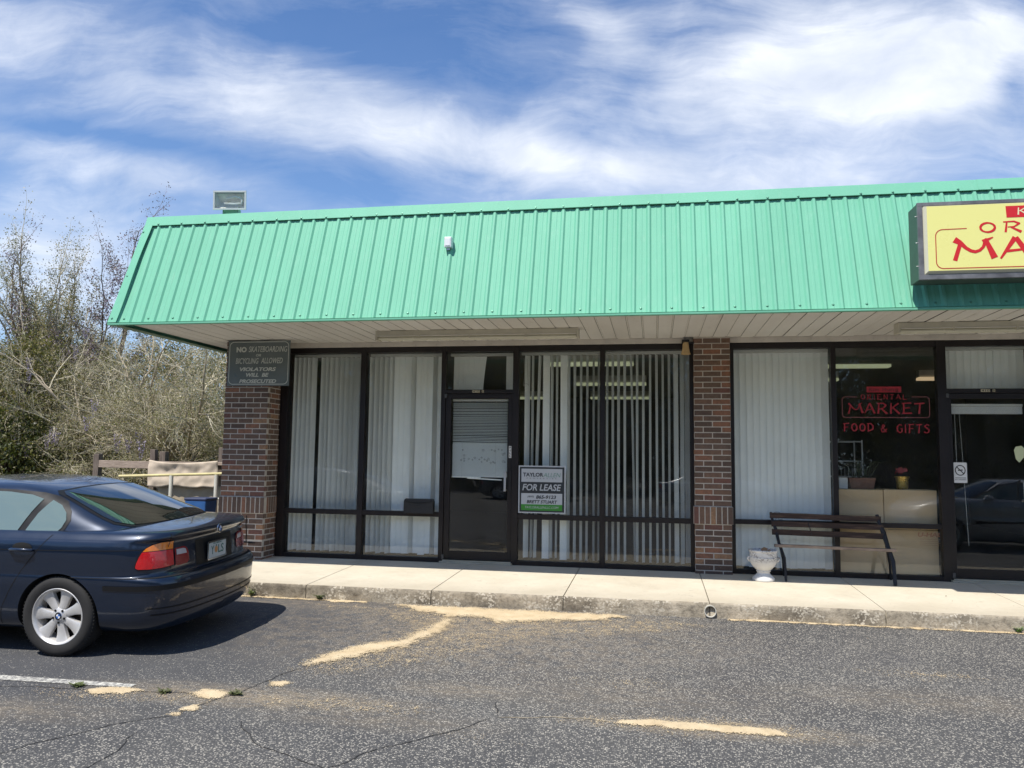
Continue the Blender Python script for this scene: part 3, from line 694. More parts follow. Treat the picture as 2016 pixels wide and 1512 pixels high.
# soffit panels
mb = MB(); x = -1.11; rn = random.Random(9)
while x < 13.9:
    w_ = .1645; sag = rn.uniform(-.004, .004)
    back = -.035 if x > -.62 else 8.0
    mb.box(x+.003, x+w_-.016, -1.868, back+rn.uniform(-.012, .004), 2.836+sag, 2.842+sag)
    mb.box(x+w_-.0135, x+w_+.001, -1.868, back-.01, 2.842+sag, 2.848+sag)
    x += w_
sf = mb.build('soffit', m_soffit, B, bevel=.0015)
mb = MB(); mb.box(-1.08, 14, -1.83, .02, 2.856, 2.875); mb.box(-1.08, -.62, .02, 8, 2.857, 2.875); mb.build('soffit_cavity', m_dark, sf)
# mansard fascia
YB, ZB, YT, ZTOP = -1.90, 2.806, -1.40, 4.185
sl = Vector((0, YT-YB, ZTOP-ZB)); SL = sl.length; sl.normalize(); nrm = Vector((0, -sl.z, sl.y))
def fp(x, s, o): return tuple(Vector((x, YB, ZB))+sl*s+nrm*o)
mb = MB(); XR = 14.0; ribs = []
x = -1.039+.0762-.1524*1
prof = [(-1.155, .0)]
k = -0.0
rx = -1.115
while rx < XR-.1:
    ribs.append(rx); prof += [(rx-.028, 0), (rx-.011, .019), (rx+.010, .019), (rx+.028, 0), (rx+.060, .0), (rx+.066, .0025), (rx+.082, .0025), (rx+.088, 0)]; rx += .1537
prof += [(XR, 0)]
vs = []
for px_, o in prof: vs += [fp(px_, .0, o), fp(px_, SL-.05, o)]
mb.add(vs, [[2*i, 2*i+2, 2*i+3, 2*i+1] for i in range(len(prof)-1)])
fascia = mb.build('mansard_panel', m_green, B)
# body of the mansard (backing, roof deck, gable end)
mb = MB()
def quad(a, b, c, d): mb.add([a, b, c, d], [(0, 1, 2, 3)])
mb.add([fp(-1.19, 0, -.02), fp(XR, 0, -.02), fp(XR, SL, -.02), fp(-1.12, SL, -.02)], [(0, 1, 2, 3)])
mb.add([(-1.12, YT, ZTOP-.05), (XR, YT, ZTOP-.05), (XR, 10, ZTOP-.05), (-1.12, 10, ZTOP-.05)], [(0, 1, 2, 3)])
mb.add([(-1.20, YB, ZB), (-1.12, YT, ZTOP), (-1.12, 10, ZTOP), (-1.20, 10, ZB)], [(0, 1, 2, 3)])
mb.add([(XR, YB, ZB), (XR, YT, ZTOP), (XR, 10, ZTOP), (XR, 10, ZB)], [(0, 1, 2, 3)])
mb.build('mansard_frame', m_green, B)
# cap trim (laps), drip edge, corner trim
mb = MB(); laps = [-1.14, 1.70, 5.0, 8.14, 11.2, XR]; 
for i, (a, b) in enumerate(zip(laps[:-1], laps[1:])):
    o = .030+.003*(i % 2)
    pr = [(SL-.125, .022), (SL-.125, o), (SL+.005, o)]
    vs = [];
    for s_, oo in pr: vs += [fp(a, s_, oo), fp(b+.02, s_, oo)]
    top = Vector(fp(0, SL+.005, o)); vs += [(a, top.y+.16, top.z+.004), (b+.02, top.y+.16, top.z+.004)]
    mb.add(vs, [(2*j, 2*j+1, 2*j+3, 2*j+2) for j in range(3)])
mb.box(-1.145, XR, YT+.10, YT+.12, ZTOP-.1, ZTOP+.01)
mb.build('cap_trim', m_green, fascia, bevel=.002)
mb = MB()
mb.box(-1.215, XR, YB-.030, YB-.022, ZB-.015, ZB+.004); mb.box(-1.215, XR, YB-.022, YB+.035, ZB-.015, ZB-.011)
mb.add([fp(-1.215, 0, .030), fp(XR, 0, .030), fp(XR, .001, -.002), fp(-1.215, .001, -.002)], [(0, 1, 2, 3)])
mb.box(-1.215, -1.208, YB-.02, 8.1, ZB-.014, ZB+.03)
mb.build('drip_edge', m_green, fascia)
mb = MB(); mb.box(-1.207, -1.105, YB+.036, 8.1, ZB-.014, ZB-.009); mb.build('side_flashing', mat('shaded_green_flashing', (.17, .24, .165), .7, var=.15), fascia)  # same green metal, coloured duller and darker to paint in its shade
mb = MB(); pts = []; n = 12
outer = [( -1.215+.075*t, t*(SL-.12)) for t in np.linspace(0, 1, n)]
inner = [( -1.105+.070*t+.004*math.sin(t*math.pi*2.3), t*(SL-.12)) for t in np.linspace(0, 1, n)]
for (xo, s_), (xi, s2) in zip(outer, inner):
    lift = .036+.010*math.sin(min(1, max(0, (s_/SL-.1)/.8))*math.pi)
    pts += [fp(xo, s_, .0), fp(xo, s_, .034), fp(xi, s2, lift), fp(xi, s2, lift-.004)]
mb.add(pts, [[4*i+j, 4*i+4+j, 4*i+5+j, 4*i+1+j] for i in range(n-1) for j in range(3)])
mb.build('corner_trim', m_green, fascia)
mb = MB()
def screw(p, n_): mb.lathe([(0, .010), (.008, .009), (.010, .003), (.014, 0)], 8, M=Matrix.Translation(p) @ n_.to_track_quat('Z', 'Y').to_matrix().to_4x4())
for i, r_ in enumerate(ribs):
    if i % 2 == 1: screw(fp(r_, SL-.108, .031), nrm)
    else: screw(fp(r_+.075, .06, .002), nrm)
for s_ in (.05, .62, SL-.22): screw(fp(-1.17+.05*s_/SL, s_, .036), nrm)
mb.build('screws', mat('screw_green', (.10, .28, .19), .4, metal=.3), fascia)

# ------------------------------------------------------------------ vertical blinds
def vblind(xs, ang, label, z0=.075, z1=2.66, hx=None, flat={}, skew={}, y=.17, jit=6, group='vertical blinds in the shop windows', w=.089):
    root = empty('vertical_blinds', ((xs[0]+xs[-1])/2, y, z1))
    tag(root, label, 'vertical blinds', group)
    loc = root.location; cx, cy, cz = loc
    h0, h1 = hx
    mb = MB(); mb.box(h0-cx, h1-cx, -.022, .022, .004, .040); mb.build('headrail', m_railw, root, bevel=.003)
    rn = random.Random(int(xs[0]*1000))
    for i, x in enumerate(xs):
        if x is None: continue
        a = R(flat.get(i, ang+rn.uniform(-jit, jit))); mb = MB(); n = 4; sk_ = skew.get(i, rn.uniform(-.006, .006))
        vs = []; tw = R(rn.uniform(-4, 4)); zz = [-(z1-z0+rn.uniform(-.008, .012))*q for q in (0, .2, .42, .7, 1)]
        for k, z in enumerate(zz):
            aa = a+tw*k/4
            for j in range(n+1):
                u = (j/n-.5)*w; c = .006*(1-(2*j/n-1)**2)
                X = u*math.cos(aa)-c*math.sin(aa); Y = u*math.sin(aa)+c*math.cos(aa)
                vs.append((x-cx+X+sk_*k/4, Y, z))
        m_ = n+1; mb.add(vs, [[k*m_+j, k*m_+j+1, (k+1)*m_+j+1, (k+1)*m_+j] for k in range(len(zz)-1) for j in range(n)])
        mb.build('slat', m_slat, root, smooth=True)
    return root
S1 = [.120, .185, .25, .315, .375, .51, .575, .64, .71, .78, .85, .92, .99, 1.06]
vblind(S1, 60, 'closed grey vertical blinds with a dark gap in the leftmost window', hx=(.09, 1.10))
S2 = [1.205, 1.275, 1.345, 1.415, 1.485, 1.56, 1.64, 1.715, 1.79, 1.865, 1.935, 2.005, 2.085, 2.16]
vblind(S2, 56, 'closed vertical blinds behind the black mailbox, second window from the left', hx=(1.185, 2.205), flat={5: 8, 6: 5, 7: 10, 9: 6, 10: 5, 11: 8, 13: 2}, skew={11: .02})
S3 = [3.318, 3.389, 3.48, 3.565, 3.639, 3.704, 3.791, 3.856, 3.931, 4.012, 4.092, 4.171, 4.235]
vblind(S3, 76, 'open vertical blinds with two flat turned slats behind the for lease sign', hx=(3.24, 4.258), flat={0: 48, 3: 3, 6: 2}, skew={2: -.05}, jit=3)
S4 = [4.346, 4.414, 4.488, 4.564, 4.642, 4.721, 4.798, 4.882, 4.96, 5.037, 5.115, 5.196, 5.274, 5.335]
vblind(S4, 70, 'open vertical blinds beside the narrow brick pillar, seen edge on', hx=(4.33, 5.356), flat={11: 48, 12: 52, 13: 40}, skew={4: .05}, jit=3)
vblind([5.93+.079*i for i in range(14)], 6, 'fully closed pale vertical blinds behind the bench and urn', hx=(5.89, 7.0), jit=3, y=.13)
vblind([2.38+.07*i for i in range(6)]+[3.08, 3.13], 4, 'short vertical blind slats in the glass above the left door', z0=2.19, z1=2.655, hx=(2.29, 3.15), jit=4, skew={5: -.05})
vblind([8.32+.079*i for i in range(11)], 5, 'short closed vertical blinds in the glass above the right door', z0=2.19, z1=2.665, hx=(8.28, 9.16), jit=4, y=.12)
vblind([9.3+.079*i for i in range(14)], 8, 'closed vertical blinds right of the right door', hx=(9.26, 10.34))
mb = MB(); pts = [(3.275+.012*math.sin(t), .12, 2.62-.36*t/3.14) for t in np.linspace(0, 3.14, 8)]+[(3.31+.03*math.cos(t), .12, 2.26-.03*math.sin(t)) for t in np.linspace(3.14, 6.28, 7)]+[(3.335-.02*t, .12, 2.27+.35*t) for t in np.linspace(0, 1, 5)]
mb.tube(pts, .003, 5); tag(mb.build('blind_cord', m_railw), 'thin looped white pull cord hanging behind the window beside the left door', 'cord')
# mini blind in left door
mbl = empty('mini_blind', (2.72, .075, 2.07)); tag(mbl, 'white mini blind on the left door, crooked bottom and dark star marks', 'window blind')
mb = MB(); mb.box(-.365, .365, -.013, .013, -.012, .016); mb.build('headrail', m_railw, mbl, bevel=.002)
mb = MB(); rn = random.Random(4); z = -.035; i = 0
while z > -.975:
    clo = z < -.56
    a = R(62 if clo else (30+rn.uniform(-3, 3))); w_ = .0125
    t1 = rn.uniform(-.002, .002); t2 = rn.uniform(-.002, .002)
    if z < -.45 and z > -.55: t2 = -.008
    xe = -.36; xf_ = .36
    dy, dz_ = w_*math.cos(a), w_*math.sin(a)
    if i % 17 == 9: t1 -= .006
    mb.add([(xe, -dy, z+t1-dz_), (xf_, -dy, z+t2-dz_), (xf_, dy, z+t2+dz_), (xe, dy, z+t1+dz_)], [(0, 1, 2, 3)])
    mb.add([(xe, -dy, z+t1-dz_), (xf_, -dy, z+t2-dz_), (xf_, -dy, z+t2-dz_+.0025), (xe, -dy, z+t1-dz_+.0025)], [(0, 1, 2, 3)])
    z -= .0195 if not clo else .0165; i += 1
mb.build('slats', mat('mini_blind_slat', (.78, .80, .78), .45), mbl)
mb = MB(); mb.box(-.36, .02, -.012, .012, -.995, -.980, M=Matrix.Rotation(R(0.2), 4, 'Y')); mb.box(-.12, .33, -.014, .010, -1.012, -.998, M=Matrix.Rotation(R(2.2), 4, 'Y')); mb.build('bottom_rail', m_slat, mbl)
mb = MB()
for x in (-.23, .21): mb.tube([(x, -.015, 0), (x, -.015, -.99)], .0015, 4)
mb.build('cord', m_railw, mbl)
mb = MB(); rn = random.Random(8)
def star(cx_, cz_, r_, y_):
    p5 = [(cx_+(r_ if k % 2 == 0 else r_*.45)*math.sin(k*math.pi/5), cz_+(r_ if k % 2 == 0 else r_*.45)*math.cos(k*math.pi/5)) for k in range(10)]
    vs, fs = outline_strip(p5, .0028); mb.add([(x, y_, z) for x, z in vs], fs)
for (x, z) in [(-.22, -.64), (.05, -.64), (.16, -.635), (.20, -.65), (.25, -.63), (.29, -.635), (.31, -.69), (.33, -.68), (-.20, -.71), (-.20, -.75), (-.20, -.78), (-.14, -.755), (-.09, -.765), (-.06, -.74), (0, -.76), (.03, -.735), (.03, -.79), (.07, -.76), (.10, -.775), (.12, -.755), (.15, -.80), (.18, -.79), (.20, -.80), (.31, -.78), (.335, -.79), (-.24, -.77)]:
    star(x, z, rn.uniform(.010, .019), -.019)
mb.build('star_marks', m_black, mbl)
# rolled up blind in the right door
rb = empty('mini_blind', (8.71, .075, 2.0)); tag(rb, 'raised pale mini blind stacked at the top of the right door', 'window blind')
mb = MB(); mb.box(-.385, .385, -.015, .015, 0, .03); mb.build('headrail', m_railw, rb)
mb = MB(); [mb.box(-.38, .38, -.012, .012, -.085+.0065*i, -.085+.0065*i+.004) for i in range(13)]; mb.build('slats', m_slat, rb)
mb = MB(); mb.tube([(-.34, -.01, -.08), (-.335, -.01, -.85)], .003, 5); mb.tube([(-.29, -.01, -.08), (-.27, -.01, -.62), (-.24, -.01, -1.6)], .002, 5); mb.build('cord', m_railw, rb)

# ------------------------------------------------------------------ interior lights (lit)
def ceil_light(x0, x1, y, z, m_, label, cat='ceiling light'):
    r_ = empty('ceiling_light', ((x0+x1)/2, y, z)); tag(r_, label, cat, 'lit ceiling lights inside the shops'); L = (x1-x0)/2
    mb = MB(); mb.box(-L, L, -.06, .06, .035, .155); mb.build('housing', m_white, r_)
    mb = MB(); mb.box(-L, L, -.09, .09, -.01, .034); mb.build('diffuser', m_, r_, bevel=.008); return r_
ceil_light(3.45, 4.66, .75, 2.60, m_tube_lit, 'lit ceiling tube nearest the glass behind the open blinds')
ceil_light(3.60, 4.80, 3.7, 2.60, m_tube_lit, 'second row lit ceiling tube behind the open blinds')
ceil_light(3.60, 4.86, 6.9, 2.60, m_tube_lit, 'rear lit ceiling tube seen between the open blinds')
ceil_light(1.95, 2.60, 6.9, 2.60, m_tube_lit, 'rear lit ceiling tube seen just right of the left door')
ceil_light(2.35, 2.50, .85, 2.55, m_tube_lit, 'lit ceiling tube end seen in the glass above the left door')
ceil_light(7.3, 8.3, 2.3, 2.72, m_tube_lit, 'lit ceiling tube top left behind the market window')
ceil_light(6.9, 7.80, 3.3, 2.62, m_tube_lit, 'far lit ceiling tube behind the market window, left side')
ceil_light(8.95, 9.9, 3.2, 2.62, m_tube_warm, 'warm orange lit ceiling tube behind the market window')

# ------------------------------------------------------------------ soffit light fixtures
m_fix = mat('aged_white_fixture', (.55, .52, .42), .5, var=.14, vscale=7)
def soffit_light(x0, x1, label):
    r_ = empty('fluorescent_light', ((x0+x1)/2, -.86, 2.835)); tag(r_, label, 'light fixture', 'long fluorescent fixtures under the soffit')
    L = (x1-x0)/2
    mb = MB(); mb.box(-L, L, -.085, .085, -.060, -.002); mb.build('housing', m_fix, r_, bevel=.004)
    mb = MB()
    for y in (-.045, .045): mb.tube([(-L+.03, y, -.088), (L-.03, y, -.088)], .019, 12)
    mb.build('tube', mat('unlit_tube', (.62, .60, .48), .25, var=.05), r_, smooth=True, autos=60)
    mb = MB()
    for x in (-L+.012, L-.012): mb.box(x-.012, x+.012, -.088, .088, -.112, -.058)
    for x in (-L*.55, -L*.05, L*.5): mb.box(x-.008, x+.008, -.090, -.075, -.105, -.045)
    mb.build('end_cap', m_fix, r_, bevel=.003)
    mb = MB(); mb.tube([(-L+.03, -.083, -.066), (L-.03, -.083, -.066)], .005, 6); mb.build('guard_wire', m_white, r_)
soffit_light(1.64, 4.08, 'long fluorescent fixture under the soffit above the left door')
soffit_light(7.50, 9.94, 'long fluorescent fixture under the soffit below the yellow sign')

# ------------------------------------------------------------------ small things on the building
r_ = empty('floodlight', (-.19, -1.16, 4.20)); tag(r_, 'grey rectangular floodlight with a glass face on the roof edge', 'floodlight')
Mf = Matrix.Rotation(R(8), 4, 'Z') @ Matrix.Translation((0, 0, .24)) @ Matrix.Rotation(R(4), 4, 'X')
m_fl = mat('floodlight_metal', (.60, .62, .60), .45, metal=.3, var=.1)
mb = MB(); hh = .115
vs = [(-.20, -.06, -hh), (.20, -.06, -hh), (.20, -.06, hh), (-.20, -.06, hh), (-.13, .09, -.07), (.13, .09, -.07), (.13, .09, .07), (-.13, .09, .07)]
mb.add([Mf @ Vector(v) for v in vs], [(4, 7, 6, 5), (0, 4, 5, 1), (1, 5, 6, 2), (2, 6, 7, 3), (3, 7, 4, 0)])
for a in ((-.205, .205, -.118, -.098), (-.205, .205, .098, .118)): mb.box(a[0], a[1], -.072, -.055, a[2], a[3], M=Mf)
for a in ((-.205, -.185), (.185, .205)): mb.box(a[0], a[1], -.071, -.055, -.098, .098, M=Mf)
mb.build('housing', m_fl, r_)
mb = MB(); mb.add([Mf @ Vector(v) for v in [(-.18, -.02, -.095), (.18, -.02, -.095), (.15, .05, 0), (-.15, .05, 0)]], [(0, 1, 2, 3)]); mb.add([Mf @ Vector(v) for v in [(-.15, .05, 0), (.15, .05, 0), (.18, -.02, .095), (-.18, -.02, .095)]], [(0, 1, 2, 3)])
mb.build('reflector', mat('reflector', (.70, .67, .60), .45, metal=.1, var=.25, vscale=14), r_)
mb = MB(); mb.tube([Mf @ Vector(v) for v in [(-.06, -.03, .03), (.06, -.03, .055), (.13, -.03, .03), (.14, -.03, 0), (.13, -.03, -.03), (.05, -.03, -.035), (-.08, -.03, -.03)]], .010, 8); mb.build('bulb', m_stw, r_, smooth=True)
mb = MB(); mb.box(-.187, .187, -.064, -.061, -.10, .10, M=Mf); mb.build('glass', m_glass, r_)
mb = MB(); mb.box(-.10, .10, -.02, .06, .0, .05); mb.box(-.105, -.095, -.02, .03, .04, .16); mb.box(.095, .105, -.02, .03, .04, .16); mb.box(-.10, .10, -.02, .05, .10, .13); mb.build('bracket', mat('bracket_green_grey', (.30, .45, .36), .5), r_)

r_ = empty('junction_box', fp(2.713, .85, .002)); tag(r_, 'small white electrical box on the green canopy panel', 'electrical box')
mb = MB(); mb.box(-.04, .04, -.075, .02, .02, .135, M=Matrix.Rotation(0, 4, 'X')); mb.build('box', mat('white_box', (.70, .71, .72), .4), r_, bevel=.005)
mb = MB(); mb.box(-.028, .028, -.08, -.0755, .035, .12); mb.build('cover_plate', mat('white_box_cover', (.78, .79, .80), .4), r_, bevel=.002)
mb = MB(); mb.box(-.018, .018, -.05, .03, -.005, .02); mb.build('conduit_hub', m_alu, r_)

r_ = empty('shade_lamp', (5.312, -.10, 2.80)); tag(r_, 'small tan bell shaped lamp shade mounted beside the brick pillar top', 'lamp')
mb = MB(); mb.lathe([(.030, -.03), (.036, -.06), (.040, -.10), (.048, -.145), (.058, -.175), (.056, -.178), (.046, -.14), (.036, -.09)], 20); mb.build('lamp_shade', mat('tan_shade', (.52, .36, .17), .5, var=.1), r_, smooth=True)
mb = MB(); mb.box(-.045, .045, -.03, .10, -.03, .0); mb.box(.03, .10, .0, .04, -.045, -.02); mb.build('bracket', m_black, r_, bevel=.003)

r_ = empty('mailbox', (1.965, -.005, .615)); tag(r_, 'black metal letterbox fixed on the window rail left of the door', 'mailbox')
mb = MB(); mb.prism([(-.195, 0), (.195, 0), (.195, .155), (.180, .182), (-.180, .182), (-.195, .155)], FRONT, .085); mb.build('body', mat('mailbox_black', (.018, .019, .021), .5, var=.15), r_, bevel=.004)
mb = MB(); mb.add([(-.188, -.088, .158), (-.10, -.089, .135), (0, -.09, .128), (.10, -.089, .135), (.188, -.088, .158), (.178, -.05, .186), (-.178, -.05, .186)], [(0, 1, 2, 3, 4, 5, 6)]); mb.tube([(-.188, -.089, .158), (-.1, -.092, .135), (0, -.093, .128), (.1, -.092, .135), (.188, -.089, .158)], .003, 5); mb.build('flap', m_black, r_)
mb = MB(); mb.tube([(-.05, -.087, .10), (-.03, -.094, .095), (.03, -.094, .095), (.05, -.087, .10)], .003, 5); mb.build('handle', mat('mailbox_handle', (.05, .05, .05), .4), r_)

# no skateboarding sign
r_ = empty('skateboarding_sign', (0, 0, 0)); tag(r_, 'grey painted metal sign reading no skateboarding or bicycling allowed on brick pillar', 'sign')
def f_sign(T, bs, oc, out):
    c = T.ramp(T.noise(oc, 3.0, 5, 0.6), [(0.3, (.105, .130, .125)), (0.7, (.165, .19, .19))])
    c = T.mix(T.ramp(T.noise(oc, 7, 2, .5), [(.68, 0), (.78, .6)]), c, (.06, .10, .15)); T.l.new(c, bs.inputs['Base Color'])
m_sgn = mat('sign_grey_paint', rough=.35, fn=f_sign); m_sgt = mat('sign_faded_lettering', (.58, .60, .54), .5, var=.15, vscale=20)
SX0, SX1, SZ0, SZ1 = -.600, .275, 2.228, 2.822; Y_ = -.372
plate([(SX0, SZ0), (SX1, SZ0), (SX1, SZ1), (SX0, SZ1)], Y_, .004, m_sgn, 'panel', r_)
mb = MB(); mb.box(SX0+.04, SX1-.26, Y_+.001, -.336, SZ0+.08, SZ0+.12); mb.box(SX0+.04, SX1-.26, Y_+.001, -.336, SZ1-.14, SZ1-.10); mb.build('mounting_bracket', m_alu, r_)
yl = Y_-.0045
strip_obj(rrect(SX0+.022, SX1-.022, SZ0+.022, SZ1-.016, .06), .009, yl-.0005, m_sgt, 'border', r_)
def sgx(u): return SX0+(SX1-SX0)*u
def sgz(v): return SZ1-(SZ1-SZ0)*v
for body, u0, u1, v0, v1, b_, s_ in (('NO', .135, .300, .135, .255, .05, .0), ('SKATEBOARDING', .335, .955, .125, .250, .005, .22), ('OR', .455, .535, .295, .350, .02, .25), ('BICYCLING', .130, .500, .385, .510, .005, .22), ('ALLOWED', .54, .885, .380, .505, .005, .22),
    ('VIOLATORS', .200, .785, .590, .675, .035, .22), ('WILL  BE', .305, .670, .715, .800, .035, .22), ('PROSECUTED', .200, .795, .855, .940, .035, .22)):
    text(body, sgx(u0), sgx(u1), sgz(v1), sgz(v0), yl-.0005, m_sgt, r_, bold=b_, shear=s_)

# for lease sign
r_ = empty('for_lease_sign', (0, 0, 0)); tag(r_, 'black and white for lease sign with green strip in the window beside the left door', 'sign')
LX0, LX1, LZ0, LZ1 = 3.247, 3.842, .652, 1.242; Y_ = -.012
m_lw = mat('sign_white', (.50, .53, .56), .4); m_lk = mat('sign_charcoal', (.030, .036, .042), .4); m_lg = mat('sign_green', (.045, .26, .035), .4); m_ltg = mat('sign_teal', (.10, .27, .20), .4)
plate([(LX0, LZ0), (LX1, LZ0), (LX1, LZ1), (LX0, LZ1)], Y_, .006, m_lw, 'panel', r_)
def lx(u): return LX0+(LX1-LX0)*(u-255)/(1445-255)
def lz(v): return LZ1-(LZ1-LZ0)*(v-190)/(1415-190)
def lp(u0, u1, v0, v1, y, m_, n): return plate([(lx(u0), lz(v1)), (lx(u1), lz(v1)), (lx(u1), lz(v0)), (lx(u0), lz(v0))], y, .0012, m_, n, r_)
lp(285, 1412, 225, 1385, -.0185, m_lk, 'dark_field'); lp(328, 1362, 270, 612, -.0200, m_lw, 'white_band'); lp(328, 1362, 905, 1195, -.0200, m_lw, 'white_band'); lp(328, 1362, 1190, 1345, -.0216, m_lg, 'green_band')
def lt(b, u0, u1, v0, v1, m_, bo=0., sh_=0., y=-.0225, sp_=1.0): text(b, lx(u0), lx(u1), lz(v1), lz(v0), y, m_, r_, bold=bo, shear=sh_, th=.001, space=sp_)
lt('TAYLOR', 368, 885, 372, 475, m_lk, .03); lt('ALLEN', 885, 1320, 375, 480, m_ltg, -.008, .22); lt('PROPERTIES', 465, 1210, 505, 530, m_lk, .0, 0, sp_=2.2)
lt('FOR LEASE', 355, 1335, 665, 835, m_lw, .02, .2); lt('(850)', 490, 650, 965, 1025, m_lk, .01, .2); lt('865-9123', 705, 1210, 950, 1045, m_lk, .03, .2); lt('BRETT STUART', 470, 1240, 1080, 1165, m_lk, .03, .2)
lt('TAYLORALLENLLC.COM', 425, 1270, 1235, 1295, m_lw, .0, .2, y=-.0240)

# ------------------------------------------------------------------ brush style glyphs (strokes: x0,y0,x1,y1,w0,w1) in a unit box
G = {
'M': [(.02, -.02, .17, .80, .13, .12), (.02, .96, .17, .80, .20, .15), (.17, .80, .30, .56, .14, .11), (.30, .56, .42, .42, .11, .10), (.42, .42, .53, .37, .10, .10), (.53, .37, .64, .43, .10, .09), (.64, .43, .73, .58, .09, .09), (.73, .58, .80, .90, .09, .12), (.72, .82, .98, 1.02, .14, .03), (.80, .90, 1.0, .06, .12, .20)],
'A': [(.00, .02, .50, .98, .06, .16), (.52, .98, .98, .02, .14, .18), (.22, .36, .76, .42, .09, .07)],
'R': [(.12, .0, .20, .95, .16, .12), (.0, .96, .60, .98, .09, .12), (.60, .98, .88, .78, .12, .15), (.88, .78, .60, .50, .15, .10), (.60, .50, .24, .48, .10, .07), (.40, .48, .98, .0, .10, .20)],
'K': [(.14, .0, .18, .98, .18, .12), (.90, .98, .24, .50, .14, .08), (.34, .56, .98, .0, .10, .20)],
'E': [(.18, .02, .20, .96, .17, .14), (.0, .96, .92, 1.0, .10, .13), (.12, .52, .78, .56, .08, .11), (.0, .04, .96, .06, .12, .16)],
'T': [(.0, .92, .98, .98, .14, .14), (.56, .94, .44, .0, .14, .18)],
'O': [(0.638, 0.901, 0.470, 0.929, 0.110, 0.141), (0.470, 0.929, 0.309, 0.872, 0.141, 0.164), (0.309, 0.872, 0.185, 0.741, 0.164, 0.175), (0.185, 0.741, 0.124, 0.563, 0.175, 0.170), (0.124, 0.563, 0.137, 0.372, 0.170, 0.152), (0.137, 0.372, 0.222, 0.207, 0.152, 0.124), (0.222, 0.207, 0.362, 0.099, 0.124, 0.110), (0.362, 0.099, 0.530, 0.071, 0.110, 0.141), (0.530, 0.071, 0.691, 0.128, 0.141, 0.164), (0.691, 0.128, 0.815, 0.259, 0.164, 0.175), (0.815, 0.259, 0.876, 0.437, 0.175, 0.170), (0.876, 0.437, 0.863, 0.628, 0.170, 0.152), (0.863, 0.628, 0.778, 0.793, 0.152, 0.124), (0.778, 0.793, 0.638, 0.901, 0.124, 0.110)],
'I': [(.5, .0, .5, 1.0, .36, .28)],
'N': [(.12, .0, .16, .98, .15, .12), (.14, .98, .84, .04, .12, .16), (.86, .04, .88, 1.0, .12, .15)],
'L': [(.16, .98, .16, .04, .12, .17), (.05, .04, .92, .06, .14, .14)],
'F': [(.20, .0, .26, .95, .17, .12), (.0, .94, .92, .98, .10, .14), (.06, .50, .78, .54, .08, .11)],
'D': [(.16, .0, .18, .96, .15, .13), (.0, .96, .55, .98, .08, .12), (.55, .98, .90, .66, .12, .16), (.90, .66, .84, .28, .16, .16), (.84, .28, .08, .02, .14, .10)],
'G': [(.88, .84, .50, .98, .12, .10), (.50, .98, .12, .66, .10, .16), (.12, .66, .16, .24, .16, .15), (.16, .24, .56, .02, .15, .12), (.56, .02, .88, .22, .12, .14), (.88, .22, .88, .50, .14, .14), (.88, .50, .56, .50, .08, .08)],
'S': [(.88, .86, .50, .98, .14, .10), (.50, .98, .16, .76, .10, .15), (.16, .76, .82, .38, .15, .15), (.82, .38, .74, .10, .15, .13), (.74, .10, .40, .02, .13, .10), (.40, .02, .04, .16, .10, .15)],
'H': [(.14, .0, .16, .98, .16, .14), (.86, .0, .88, .98, .16, .14), (.14, .50, .88, .52, .09, .09)],
'U': [(.14, .98, .16, .26, .14, .14), (.16, .26, .50, .02, .14, .12), (.50, .02, .84, .26, .12, .12), (.84, .26, .86, .98, .12, .15)],
'i': [(.5, .0, .5, .62, .40, .34), (.5, .80, .5, .96, .40, .40)],
'm': [(.10, .0, .12, .66, .13, .13), (.12, .60, .34, .66, .1, .12), (.34, .64, .5, .0, .13, .13), (.5, .56, .74, .66, .1, .12), (.74, .64, .90, .0, .13, .15)],
'u': [(.14, .66, .2, .14, .17, .15), (.2, .14, .5, .02, .15, .12), (.5, .02, .84, .2, .12, .12), (.86, .0, .86, .66, .17, .17)],
'n': [(.12, .0, .14, .66, .18, .16), (.14, .54, .5, .66, .12, .14), (.5, .66, .86, .46, .14, .15), (.86, .46, .86, .0, .17, .17)],
'g': [(.84, .62, .4, .66, .12, .12), (.4, .66, .12, .38, .14, .15), (.12, .38, .4, .06, .15, .14), (.4, .06, .84, .2, .12, .12), (.84, .64, .82, -.16, .16, .14), (.82, -.16, .2, -.2, .12, .12)],
'&': [(.9, .0, .3, .7, .12, .10), (.3, .7, .45, .98, .10, .1), (.45, .98, .66, .78, .1, .1), (.66, .78, .2, .36, .1, .12), (.2, .36, .3, .04, .12, .12), (.3, .04, .66, .06, .12, .1), (.66, .06, .96, .46, .1, .1)],
}
